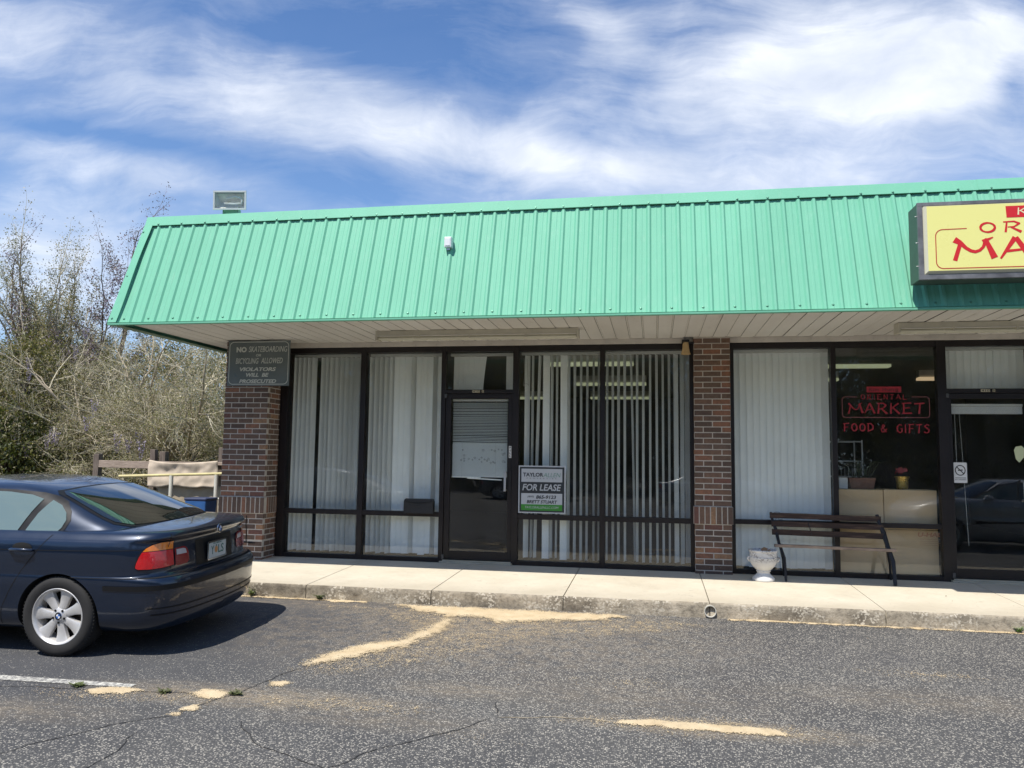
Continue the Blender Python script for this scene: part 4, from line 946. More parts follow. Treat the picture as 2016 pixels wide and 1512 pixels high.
def glyphs(body, x0, x1, z0, z1, y, mb, wide={}, gap=.16, bold=1.0, th=.0015):
    ws = []
    for ch in body: ws.append(.45 if ch == ' ' else wide.get(ch, {'I': .34, 'i': .32, 'm': 1.1, 'M': 1.15}.get(ch, .82)))
    tot = sum(ws)+gap*(len(body)-1); s = (x1-x0)/tot; H = z1-z0; x = x0
    for ch, w_ in zip(body, ws):
        if ch != ' ':
            for i, (a, b, c, d_, e, f) in enumerate(G[ch]):
                p = Vector((x+a*w_*s, z0+b*H)); q = Vector((x+c*w_*s, z0+d_*H)); t = (q-p)
                if t.length < 1e-6: continue
                t.normalize(); nn = Vector((t.y, -t.x)); k = bold*min(H, s*w_*1.3)
                vs = [p+nn*e*k/2, q+nn*f*k/2, q-nn*f*k/2, p-nn*e*k/2]; yy = y-i*.00008
                mb.add([(v.x, yy, v.y) for v in vs], [(0, 1, 2, 3)])
                for pt, r0, key in ((p, e, (a, b)), (q, f, (c, d_))):   # joints only where strokes meet
                    if sum(key in ((o_[0], o_[1]), (o_[2], o_[3])) for o_ in G[ch]) > 1: mb.add([(pt.x+r0*k/2*math.cos(R(45*m2+20)), yy-.00003, pt.y+r0*k/2*math.sin(R(45*m2+20))) for m2 in range(8)], [tuple(range(8))])
        x += (w_+gap)*s

# yellow market sign
r_ = empty('market_sign', (8.55, -1.95, 3.0)); tag(r_, 'yellow oriental market box sign with red letters in a weathered metal cabinet', 'sign')
m_cab = mat('weathered_cabinet', (.16, .16, .165), .5, metal=.35, var=.6, vscale=5); m_cabd = mat('cabinet_side', (.055, .075, .065), .4, metal=.2, var=.2)
MX0, MX1, MZ0, MZ1, MY = 7.332, 9.77, 3.018, 3.742, -2.205
def loc8(mb_): mb_.v = [(a-8.55, b+1.95, c-3.0) for a, b, c in mb_.v]
mb = MB(); mb.box(MX0+.004, MX1-.004, MY+.03, -1.93, MZ0+.004, MZ1-.004)
mb.box(MX0+.3, MX0+.36, -1.935, -1.75, MZ0+.1, MZ0+.14); mb.box(MX1-.4, MX1-.34, -1.935, -1.75, MZ0+.1, MZ0+.14)
mb.box(MX0+.5, MX0+.56, -1.93, -1.60, MZ1-.20, MZ1-.15); mb.box(MX1-.56, MX1-.5, -1.93, -1.60, MZ1-.20, MZ1-.15)
loc8(mb); mb.build('cabinet', m_cabd, r_, bevel=.003)
mb = MB(); f = .045
mb.box(MX0, MX1, MY, MY+.03, MZ0, MZ0+f); mb.box(MX0, MX1, MY, MY+.03, MZ1-f+.012, MZ1); mb.box(MX0, MX0+f, MY+.001, MY+.03, MZ0+f, MZ1-f+.012); mb.box(MX1-f, MX1, MY+.001, MY+.03, MZ0+f, MZ1-f+.012)
loc8(mb); mb.build('retainer_frame', m_cab, r_, bevel=.002)
a0, a1, b0, b1 = MX0+f, MX1-f, MZ0+f, MZ1-f+.012; e = .03
mb = MB(); mb.add([(a0, MY+.012, b0), (a1, MY+.012, b0), (a1, MY+.012, b1), (a0, MY+.012, b1), (a0+e, MY-.018, b0+e), (a1-e, MY-.018, b0+e), (a1-e, MY-.018, b1-e*.4), (a0+e, MY-.018, b1-e*.4)], [(0, 1, 5, 4), (1, 2, 6, 5), (2, 3, 7, 6), (3, 0, 4, 7)])
loc8(mb); mb.build('face_edge', mat('sign_cream_edge', (.62, .60, .44), .35), r_)
mb = MB(); mb.add([(a0+e, MY-.018, b0+e), (a1-e, MY-.018, b0+e), (a1-e, MY-.018, b1-e*.4), (a0+e, MY-.018, b1-e*.4)], [(0, 1, 2, 3)])
loc8(mb); mb.build('face', mat('sign_yellow', (.83, .79, .27), .3, var=.02, vscale=1.0), r_)
m_red = mat('sign_red', (.62, .018, .022), .35); yy = MY-.0195
mb = MB(); glyphs('MARKET', 7.625, 9.47, 3.185, 3.385, yy, mb, bold=1.45, wide={'M': 1.1}); glyphs('ORIENTAL', 7.835, 9.24, 3.43, 3.53, yy, mb, gap=.30, bold=1.25, wide={'O': .95, 'R': .9}); loc8(mb); mb.build('lettering', m_red, r_)
mb = MB(); mb.add([(8.075, yy, 3.565), (9.01, yy, 3.565), (9.01, yy, 3.672), (8.07, yy, 3.672)], [(0, 1, 2, 3)]); loc8(mb); mb.build('red_box', m_red, r_)
mb = MB(); glyphs('Kim Hung', 8.16, 8.93, 3.588, 3.655, yy-.001, mb, bold=1.1); loc8(mb); mb.build('lettering', mat('sign_cream', (.80, .76, .45), .35), r_)
mb = MB(); rr = .06; bx0, bx1, bz0, bz1 = 7.475, 9.62, 3.112, 3.475
p_ = [(7.74, bz1+.003), (bx0+rr, bz1)]+[(bx0+rr-rr*math.sin(t), bz1-rr+rr*math.cos(t)) for t in np.linspace(0, 1.57, 7)][1:]+[(bx0+rr-rr*math.cos(t), bz0+rr-rr*math.sin(t)) for t in np.linspace(0, 1.57, 7)]+[(bx1-rr+rr*math.sin(t), bz0+rr-rr*math.cos(t)) for t in np.linspace(0, 1.57, 7)]+[(bx1-rr+rr*math.cos(t), bz1-rr+rr*math.sin(t)) for t in np.linspace(0, 1.57, 7)]+[(9.35, bz1)]
vs, fs = outline_strip(p_, .0085, False); mb.add([(x, yy, z) for x, z in vs], fs); loc8(mb); mb.build('border_line', mat('sign_line_red', (.50, .05, .03), .4), r_)
mb = MB()
for z in (3.15, 3.37, 3.62): mb.tube([(MX0-.012, MY+.035, z), (MX0+.004, MY+.035, z)], .006, 6)
loc8(mb); mb.build('screws', m_alu, r_)

# window lettering (red vinyl on the market window)
m_vin = mat('red_vinyl', (.36, .02, .03), .5); yv = .0385
def ux(u): return 7.130+(8.097-7.130)*(u-100)/(1015-100)
def uz(v): return 2.111-(2.111-1.868)*(v-478)/(688-478)
mb = MB(); mb.add([(ux(365), yv, uz(432)), (ux(727), yv, uz(432)), (ux(727), yv, uz(372)), (ux(365), yv, uz(372))], [(0, 1, 2, 3)]); wb = mb.build('red_box', m_vin, w6)
mb = MB(); glyphs('Kim', ux(388), ux(500), uz(420), uz(385), yv-.0012, mb, bold=1.1); glyphs('Hung', ux(530), ux(695), uz(420), uz(385), yv-.0012, mb, bold=1.1); mb.build('lettering', mat('vinyl_cutout', (.03, .01, .01), .5), wb)
mb = MB(); glyphs('ORIENTAL', ux(300), ux(785), uz(506), uz(452), yv, mb, gap=.34, bold=.8); glyphs('MARKET', ux(165), ux(965), uz(650), uz(540), yv, mb, bold=.9)
glyphs('FOOD', ux(105), ux(430), uz(832), uz(748), yv, mb, bold=1.0); glyphs('&', ux(490), ux(570), uz(838), uz(758), yv, mb, bold=1.0); glyphs('GIFTS', ux(665), ux(1012), uz(845), uz(755), yv, mb, bold=1.0)
mb.build('lettering', m_vin, w6)
r2 = .035; qx0, qx1, qz0, qz1 = ux(102), ux(1013), uz(688), uz(478)
p_ = [(ux(262), qz1), (qx0+r2, qz1)]+[(qx0+r2-r2*math.sin(t), qz1-r2+r2*math.cos(t)) for t in np.linspace(0, 1.57, 6)][1:]+[(qx0+r2-r2*math.cos(t), qz0+r2-r2*math.sin(t)) for t in np.linspace(0, 1.57, 6)]+[(qx1-r2+r2*math.sin(t), qz0+r2-r2*math.cos(t)) for t in np.linspace(0, 1.57, 6)]+[(qx1-r2+r2*math.cos(t), qz1-r2+r2*math.sin(t)) for t in np.linspace(0, 1.57, 6)]+[(ux(833), qz1)]
strip_obj(p_, .0065, yv, mat('vinyl_line', (.30, .10, .10), .5), 'border_line', w6, closed=False)

# things behind the market window
def carton(x0, x1, z0, z1, label, mk=None):
    r_ = empty('cardboard_box', ((x0+x1)/2, .30, z0)); tag(r_, label, 'cardboard box', 'cardboard boxes in the market window'); hw = (x1-x0)/2; h = z1-z0
    mb = MB(); mb.box(-hw, hw, -.17, .17, 0, h-.004); mb.build('body', m_card, r_, bevel=.004)
    mb = MB(); mb.box(-hw+.004, hw-.004, -.168, -.004, h-.004, h); mb.box(-hw+.004, hw-.004, .004, .168, h-.004, h); mb.build('flap', mat('cardboard_flap', (.42, .33, .20), .85), r_)
    if mk:
        text('U-HAUL', .06, .38, h-.075, h-.005-.02, -.1715, mat('faded_red_print', (.52, .24, .15), .8), r_, bold=.03, shear=.15)
        mb = MB()
        for i in range(4): mb.add([(.08, -.1712, h-.10-.022*i), (.34-.05*(i % 2), -.1712, h-.10-.022*i), (.34-.05*(i % 2), -.1712, h-.106-.022*i), (.08, -.1712, h-.106-.022*i)], [(0, 1, 2, 3)])
        mb.build('print', mat('faded_print', (.52, .33, .20), .8), r_)
carton(7.075, 7.582, .565, 1.018, 'plain upper left cardboard box inside the market window'); carton(7.590, 8.168, .565, 1.024, 'plain upper right cardboard box inside the market window')
carton(7.07, 7.60, .01, .560, 'lower left cardboard box inside the market window behind the bench'); carton(7.606, 8.17, .01, .560, 'lower right cardboard box with faded red print inside the market window', True)
m_terra = mat('terracotta', (.24, .12, .08), .8, var=.15)
r_ = empty('planter', (7.39, .34, 1.022)); tag(r_, 'brown trough planter on the upper left cardboard box in the market window', 'planter')
mb = MB(); mb.add([(-.13, -.07, 0), (.13, -.07, 0), (.13, .07, 0), (-.13, .07, 0), (-.15, -.085, .13), (.15, -.085, .13), (.15, .085, .13), (-.15, .085, .13)], [(0, 3, 2, 1), (0, 1, 5, 4), (1, 2, 6, 5), (2, 3, 7, 6), (3, 0, 4, 7), (4, 5, 6, 7)]); mb.build('pot', m_terra, r_, bevel=.005)
mb = MB(); rn = random.Random(3)
for i in range(26):
    a = rn.uniform(0, 6.28); l = rn.uniform(.12, .3); bx = rn.uniform(-.1, .1); mb.tube([(bx, 0, .12), (bx+.4*l*math.cos(a), .3*l*math.sin(a), .12+.7*l), (bx+.9*l*math.cos(a), .5*l*math.sin(a), .12+l*.8)], [.004, .003, .001], 4)
mb.build('leaves', mat('dull_leaf', (.05, .07, .035), .6), r_)
r_ = empty('carton', (7.17, .30, 1.02)); tag(r_, 'small pale carton at the left edge of the market window', 'carton'); mb = MB(); mb.box(-.05, .05, -.05, .05, 0, .13); mb.build('body', m_stw, r_, bevel=.003); mb = MB(); mb.box(-.049, .049, -.049, .049, .13, .134); mb.build('lid', m_trimw, r_)
r_ = empty('flower_pot', (7.845, .30, 1.026)); tag(r_, 'shiny gold wrapped flower pot on the upper right cardboard box', 'flower pot')
mb = MB(); mb.lathe([(0, 0), (.055, 0), (.065, .02), (.07, .10), (.085, .15), (.078, .15), (.06, .12)], 18); mb.build('pot', mat('gold_foil', (.55, .38, .10), .3, metal=.8, var=.4, vscale=25, bump=.6, bscale=30), r_)
mb = MB()
for i in range(14):
    a = rn.uniform(0, 6.28); rr_ = rn.uniform(.02, .09); mb.add([(rr_*math.cos(a)+dx, rr_*math.sin(a), .17+dz_+rn.uniform(0, .07)) for dx, dz_ in ((-.02, 0), (.02, 0), (.015, .03), (-.015, .03))], [(0, 1, 2, 3)])
mb.build('flowers', mat('dull_red_petal', (.28, .03, .04), .6), r_)
r_ = empty('wire_rack', (7.10, .9, 0)); tag(r_, 'white wire display rack standing inside the market window, left side', 'rack')
mb = MB()
for (x, y) in ((-.1, 0), (.45, 0), (-.1, .4), (.45, .4)): mb.tube([(x, y, 0.0), (x, y, 1.62)], .010, 6)
mb.build('post', m_stw, r_); mb = MB()
for z in (.9, 1.15, 1.35, 1.60):
    mb.tube([(-.1, 0, z), (.45, 0, z)], .008, 5); mb.tube([(-.1, .4, z), (.45, .4, z)], .006, 5)
    for x in np.arange(-.08, .45, .05): mb.tube([(x, 0, z), (x, .4, z)], .003, 4)
for x in np.arange(-.08, .45, .045): mb.tube([(x, -.003, 1.15), (x, -.003, 1.26)], .003, 4)
mb.build('shelf', m_stw, r_)

# ------------------------------------------------------------------ bench, urn, drain pipe, weeds
r_ = empty('bench', (6.9, -.25, 0)); tag(r_, 'broken dark wooden bench leaning against the shop glass', 'bench')
def f_oldwood(T, bs, oc, out):
    n_ = T.noise(T.map(oc, (1.5, 18, 18)), 3.0, 7, .7); c = T.ramp(n_, [(.3, (.016, .010, .009)), (.52, (.045, .026, .020)), (.66, (.11, .07, .05)), (.8, (.24, .18, .13))])
    T.l.new(c, bs.inputs['Base Color'])
m_ow = mat('old_dark_wood', rough=.8, fn=f_oldwood); m_ir = mat('black_iron', (.012, .012, .015), .5, var=.4, vscale=12, bump=.4, bscale=60)
m_lw2 = mat('weathered_light_wood', (.28, .21, .16), .8, var=.5, vscale=9)
def plank(name, x0, z0, x1, z1, y, h, t, m_):
    mb = MB(); n = 12; vs = []
    for i in range(n+1):
        u = i/n; x = x0+(x1-x0)*u-6.9; z = z0+(z1-z0)*u+.003*noise.noise(Vector((x*4, z0*9, 0))); yy_ = y+.25
        for a, b in ((-t/2, -h/2), (t/2, -h/2), (t/2, h/2), (-t/2, h/2)): vs.append((x, yy_+a, z+b+.0025*noise.noise(Vector((x*12, a*90, b*50+z0)))))
    mb.add(vs, [[4*i+j, 4*i+(j+1) % 4, 4*i+4+(j+1) % 4, 4*i+4+j] for i in range(n) for j in range(4)]+[[3, 2, 1, 0], [4*n, 4*n+1, 4*n+2, 4*n+3]]); fixn(mb.build(name, m_, r_, bevel=.002))
plank('backrest_slat', 6.262, .705, 7.485, .692, -.115, .062, .024, m_ow); plank('backrest_slat', 6.275, .612, 7.50, .60, -.150, .060, .024, m_ow)
plank('backrest_slat', 6.275, .52, 7.50, .505, -.185, .064, .024, m_ow); plank('seat_slat', 6.285, .375, 7.585, .362, -.285, .030, .07, m_lw2)
def side_frame(xt, xb, w0, name='leg'):
    mb = MB(); P_ = [(xt-6.9, .25-.085, .738), (xt-6.9+.01, .25-.12, .66), (xt-6.9+.045, .25-.165, .54), (xt-6.9+.062, .25-.25, .40), (xt*.45+xb*.55-6.9+.05, .25-.32, .24), (xb-6.9, .25-.425, -.004)]
    mb.tube(P_, [w0*.8, w0*.9, w0*1.15, w0, w0, w0*.85], 6); mb.build(name, m_ir, r_)
side_frame(6.278, 6.385, .018); side_frame(7.452, 7.535, .024)
mb = MB(); mb.tube([(7.50-6.9, .25-.25, .40), (7.565-6.9, .25-.12, .20), (7.60-6.9, .25-.02, .0)], .014, 6); mb.tube([(6.34-6.9, .0, .40), (6.40-6.9, .12, .20), (6.42-6.9, .22, .0)], .012, 6); mb.build('leg', m_ir, r_)
mb = MB(); mb.tube([(6.68-6.9, .10, .655), (6.70-6.9, .07, .56), (6.71-6.9, .05, .50)], .006, 6); mb.build('rod', m_ir, r_)
mb = MB(); mb.tube([(-.60+.06*math.sin(t)+.045, .13, .70+.045*math.cos(t)) for t in np.linspace(-1.3, 1.4, 9)]+[(-.50, .125, .66)]+[(-.555+.02*math.cos(t), .12, .655+.022*math.sin(t)) for t in np.linspace(0, 6.28, 9)], .0025, 5); mb.build('wire', mat('rusty_wire', (.12, .09, .06), .7), r_)

r_ = empty('urn_planter', (6.145, -.40, -.009)); tag(r_, 'white painted crackled concrete urn planter beside the bench', 'urn')
def f_urn(T, bs, oc, out):
    vo = T.node('ShaderNodeTexVoronoi', feature='DISTANCE_TO_EDGE'); T.put(vo.inputs['Vector'], T.map(oc, (1, 1, 2.2))); vo.inputs['Scale'].default_value = 26
    sx = T.node('ShaderNodeSeparateXYZ'); T.l.new(oc, sx.inputs[0])
    hm = T.m('MULTIPLY', T.ramp(sx.outputs[2], [(.20, 0.), (.24, 1.)]), T.ramp(T.noise(oc, 9, 3, .5), [(.42, 0), (.5, 1)]))
    cr = T.m('MULTIPLY', T.ramp(vo.outputs[0], [(.03, 1.), (.075, 0.)]), hm)
    c = T.mix(cr, T.ramp(T.noise(oc, 6, 5, .6), [(.3, (.60, .59, .57)), (.7, (.74, .73, .71))]), (.16, .14, .13)); T.l.new(c, bs.inputs['Base Color'])
m_urn = mat('crackled_white_paint', rough=.7, fn=f_urn)
mb = MB(); prof = [(0, 0), (.118, 0), (.122, .008), (.120, .030), (.108, .045), (.085, .065), (.070, .080), (.068, .095), (.078, .104), (.080, .110), (.074, .116), (.095, .135), (.125, .165), (.146, .205), (.154, .245), (.156, .262), (.150, .268), (.152, .320), (.160, .328), (.161, .342), (.153, .348), (.140, .346), (.134, .335), (.130, .30), (0, .29)]
mb.lathe(prof, 40); fixn(mb.build('bowl', m_urn, r_, smooth=True, autos=35))
mb = MB(); rn = random.Random(12)
for s in (-1, 1):
    mb.tube([(s*.150, -.02, .27), (s*.172, -.02, .255), (s*.172, -.02, .235), (s*.150, -.02, .215)], .010, 8)
mb.build('handle', m_urn, r_, smooth=True)
mb = MB(); mb.lathe([(0, .322), (.08, .325), (.131, .315)], 24); mb.build('soil', mat('dry_soil', (.10, .07, .05), .95, bump=.6), r_)
mb = MB(); mb.add([(-.02, -.05, .325), (.03, -.06, .33), (.05, -.02, .36), (.01, .0, .375), (-.03, -.02, .35)], [(0, 1, 2, 3, 4)])
mb.add([(.03, -.03, .33), (.09, -.02, .335), (.07, .02, .35)], [(0, 1, 2)]); mb.build('dry_leaf', mat('dry_leaf', (.35, .20, .10), .8), r_)

r_ = empty('drain_pipe', (5.460, -1.80, -.118)); tag(r_, 'cut white plastic drain pipe poking out of the curb face', 'pipe')
mb = MB(); Mp = Matrix.Rotation(R(90), 4, 'X'); mb.lathe([(.050, -.10), (.050, .035), (.0565, .036), (.0565, -.10)], 28, M=Mp); fixn(mb.build('pipe_wall', mat('pvc', (.55, .53, .46), .5, var=.12), r_, smooth=True, autos=40))
mb = MB(); mb.lathe([(0, 0.0), (.0495, 0.0)], 24, M=Mp @ Matrix.Translation((0, 0, -.09))); mb.build('bore', m_dark, r_)

def weed(x, y, h, n, label, zz=None, spread=1.0, col=(.10, .14, .03)):
    r_ = empty('weed', (x, y, gz(y) if zz is None else zz)); tag(r_, label, 'weed', 'small weeds at the curb and cracks'); rn = random.Random(int(x*100)); mb = MB(); ms = MB()
    for i in range(n):
        a = rn.uniform(0, 6.28); l = h*rn.uniform(.5, 1.1); c, s = math.cos(a), math.sin(a); k = spread*rn.uniform(.3, .8)
        tip = Vector((c*l*k, s*l*k, l)); ms.tube([(0, 0, 0), (c*l*k*.4, s*l*k*.4, l*.6), tip], [.0025, .002, .001], 3)
        for j in range(4):
            p = tip*(.4+.2*j); b_ = rn.uniform(0, 6.28); q = .014*rn.uniform(.7, 1.5); u = Vector((math.cos(b_), math.sin(b_), rn.uniform(-.2, .6)))*q*1.6; v = Vector((-math.sin(b_), math.cos(b_), 0))*q*.5
            mb.add([p, p+u*.5+v, p+u, p+u*.5-v], [(0, 1, 2, 3)])
    ms.build('stem', mat('weed_stem', (.10, .12, .03), .7), r_); mb.build('leaves', mat('weed_leaf_%d' % int(col[1]*100), col, .6, var=.3, vscale=60), r_)
weed(.66, -1.835, .085, 16, 'yellow green weed in the curb corner just right of the car'); weed(1.44, -1.84, .06, 18, 'low weed tuft at the curb foot left of the sand drift', spread=1.6, col=(.09, .11, .035)); weed(8.19, -1.83, .05, 14, 'bright green weed at the curb foot far right', col=(.10, .22, .03))
weed(.96, -4.80, .02, 22, 'flat green weeds growing beside the painted parking line', spread=4, col=(.07, .11, .02)); weed(1.62, -4.80, .015, 16, 'dull weeds in the asphalt crack between two sand patches', spread=5, col=(.08, .09, .03)); weed(2.12, -4.74, .018, 18, 'weeds in the crack right of the larger sand patch', spread=4, col=(.07, .09, .03))
# ------------------------------------------------------------------ cars
def f_paint(col):
    def f(T, bs, oc, out):
        fl = T.node('ShaderNodeTexVoronoi'); T.put(fl.inputs['Vector'], oc); fl.inputs['Scale'].default_value = 900
        T.l.new(T.mix(T.m('MULTIPLY', fl.outputs['Distance'], .5), tuple(c*.7 for c in col), tuple(min(1, c*1.8) for c in col)), bs.inputs['Base Color'])
        T.l.new(T.ramp(T.noise(oc, 4, 5, .6), [(.3, .30), (.8, .42)]), bs.inputs['Roughness'])
        bs.inputs['Coat Roughness'].default_value = 0.04; bs.inputs['Coat IOR'].default_value = 1.5
    return f
m_navy = mat('navy_car_paint', rough=.30, metal=.36, coat=1.0, fn=f_paint((.004, .0125, .033)))
m_bluep = mat('blue_car_paint', rough=.35, metal=.3, coat=1.0, fn=f_paint((.01, .06, .30)))
m_silver = mat('silver_car_paint', rough=.35, metal=.6, coat=1.0, fn=f_paint((.45, .46, .47)))
m_greyp = mat('grey_car_paint', rough=.35, metal=.4, coat=1.0, fn=f_paint((.05, .055, .06)))
m_cglass = mat('car_glass', (.006, .010, .009), .02, spec=.9, coat=.6)
m_cside = mat('car_side_glass', (.14, .19, .165), .02, spec=1.0, coat=1.0)
m_rub = mat('black_rubber_trim', (.010, .010, .011), .5, spec=.25)
m_tyre = mat('tyre_rubber', (.020, .019, .018), .8, var=.25, vscale=12)
m_rim = mat('alloy_rim', (.64, .62, .59), .40, metal=.45, var=.10, vscale=9)
m_lamp_r = mat('red_lamp_plastic', (.58, .006, .010), .12, coat=1.0, var=.12, vscale=25, bump=.25, bscale=160)
m_lamp_dr = mat('dark_red_lamp_plastic', (.25, .004, .010), .12, coat=1.0, var=.15, vscale=25, bump=.25, bscale=160)
m_lamp_a = mat('amber_lamp_plastic', (.85, .22, .008), .12, coat=1.0, var=.12, vscale=25, bump=.25, bscale=160)
m_lamp_w = mat('clear_lamp_plastic', (.55, .48, .46), .15, coat=1.0)
m_chrome = mat('chrome', (.75, .75, .76), .08, metal=1.0)
def catmull(P, ts):
    P = np.asarray(P, float); n = len(P); out = []
    for t in ts:
        i = min(int(t), n-2); f = t-i
        p0, p1, p2, p3 = P[max(i-1, 0)], P[i], P[i+1], P[min(i+2, n-1)]
        out.append(.5*((2*p1)+(-p0+p2)*f+(2*p0-5*p1+4*p2-p3)*f*f+(-p0+3*p1-3*p2+p3)*f**3))
    return np.array(out)
OUT = np.array([(0, 0), (.010, .25), (.035, .48), (.085, .66), (.175, .775), (.33, .832), (.62, .853), (1.2, .862), (2.2, .862), (3.3, .855), (3.85, .835), (4.18, .745), (4.36, .52), (4.445, .26), (4.47, 0)])
USEG = np.concatenate([np.linspace(0, 7, 57), np.linspace(7, 14, 36)[1:]])
def outline(xr, yw, xf, us=USEG):
    p = catmull(OUT, us); x = p[:, 0]; y = p[:, 1]*yw/.862
    t = np.clip((x-.6)/(3.3-.6), 0, 1)
    X = (x+xr)*(1-t)+(x+xf-4.47)*t
    return np.stack([X, np.maximum(y, 0)], 1)
BL = [  # z, rear x, half width, front x
 (.185, .150, .70, 4.30), (.215, .085, .775, 4.36), (.27, .040, .825, 4.42), (.36, .012, .850, 4.46), (.47, .000, .860, 4.47), (.56, .000, .866, 4.46), (.605, .002, .867, 4.45), (.640, .018, .865, 4.44),
 (.655, .060, .862, 4.44), (.668, .098, .861, 4.43), (.74, .104, .862, 4.41), (.82, .112, .862, 4.38), (.875, .118, .857, 4.34), (.925, .118, .845, 4.30), (.945, .092, .834, 4.28), (.960, .075, .824, 4.25), (.985, .072, .803, 4.18),
 (1.003, .080, .780, 4.10), (1.014, .105, .745, 4.0), (1.024, .17, .68, 3.9), (1.034, .30, .56, 3.8), (1.042, .44, .38, 3.7), (1.046, .60, .16, 3.6)]
def frontz(x, z):
    t = max(0., min(1., (x-3.0)/1.45)); return z-(z-.62)*.42*t*t if z > .62 else z
def level(p, tab):
    return catmull(tab, [p])[0]
def stack(tab, nlev, front=True):
    n = len(tab); rows = []
    for k in range(nlev):
        t = k*(n-1)/(nlev-1); z, xr, yw, xf = level(t, tab); o = outline(xr, yw, xf)
        rows.append([(x, y, frontz(x, z) if front else z) for x, y in o])
    return rows
def solid_from_rows(rows):
    m_ = len(rows[0]); vs = []; fs = []
    for r in rows:
        full = [(x, y, z) for x, y, z in r]+[(x, -y, z) for x, y, z in r[-2:0:-1]]
        vs += full
    w_ = 2*m_-2
    for k in range(len(rows)-1):
        for j in range(w_): fs.append([k*w_+j, (k+1)*w_+j, (k+1)*w_+(j+1) % w_, k*w_+(j+1) % w_])
    # caps as strips between mirrored halves
    for k, flip in ((0, False), (len(rows)-1, True)):
        o = k*w_
        for j in range(0, m_-1):
            a, b = o+j, o+j+1; c, d_ = o+(w_-j-1) % w_, o+(w_-j) % w_
            f = [a, b, c] if j == 0 else ([a, b, d_] if j == m_-2 else [a, b, c, d_])
            fs.append(f[::-1] if flip else f)
    return vs, fs
def body_pt(u, z, off=0.0, side=1):
    zs = [l[0] for l in BL]; k = 0
    lo, hi = 0.0, len(BL)-1.0
    for _ in range(30):
        mid = (lo+hi)/2
        if catmull(BL, [mid])[0][0] < z: lo = mid
        else: hi = mid
    def pt(t, uu):
        zz, xr, yw, xf = catmull(BL, [t])[0]; o = outline(xr, yw, xf, [uu])[0]; return Vector((o[0], o[1], frontz(o[0], zz)))
    p = pt(lo, u)
    if off:
        du = pt(lo, min(u+.02, 14))-pt(lo, max(u-.02, 0)); dz_ = pt(min(lo+.05, len(BL)-1), u)-pt(max(lo-.05, 0), u)
        nn = dz_.cross(du); nn.normalize()
        if nn.dot(Vector((p.x-2.2, p.y, 0))) < 0: nn = -nn
        p = p+nn*off
    if side < 0: p.y = -p.y
    return p
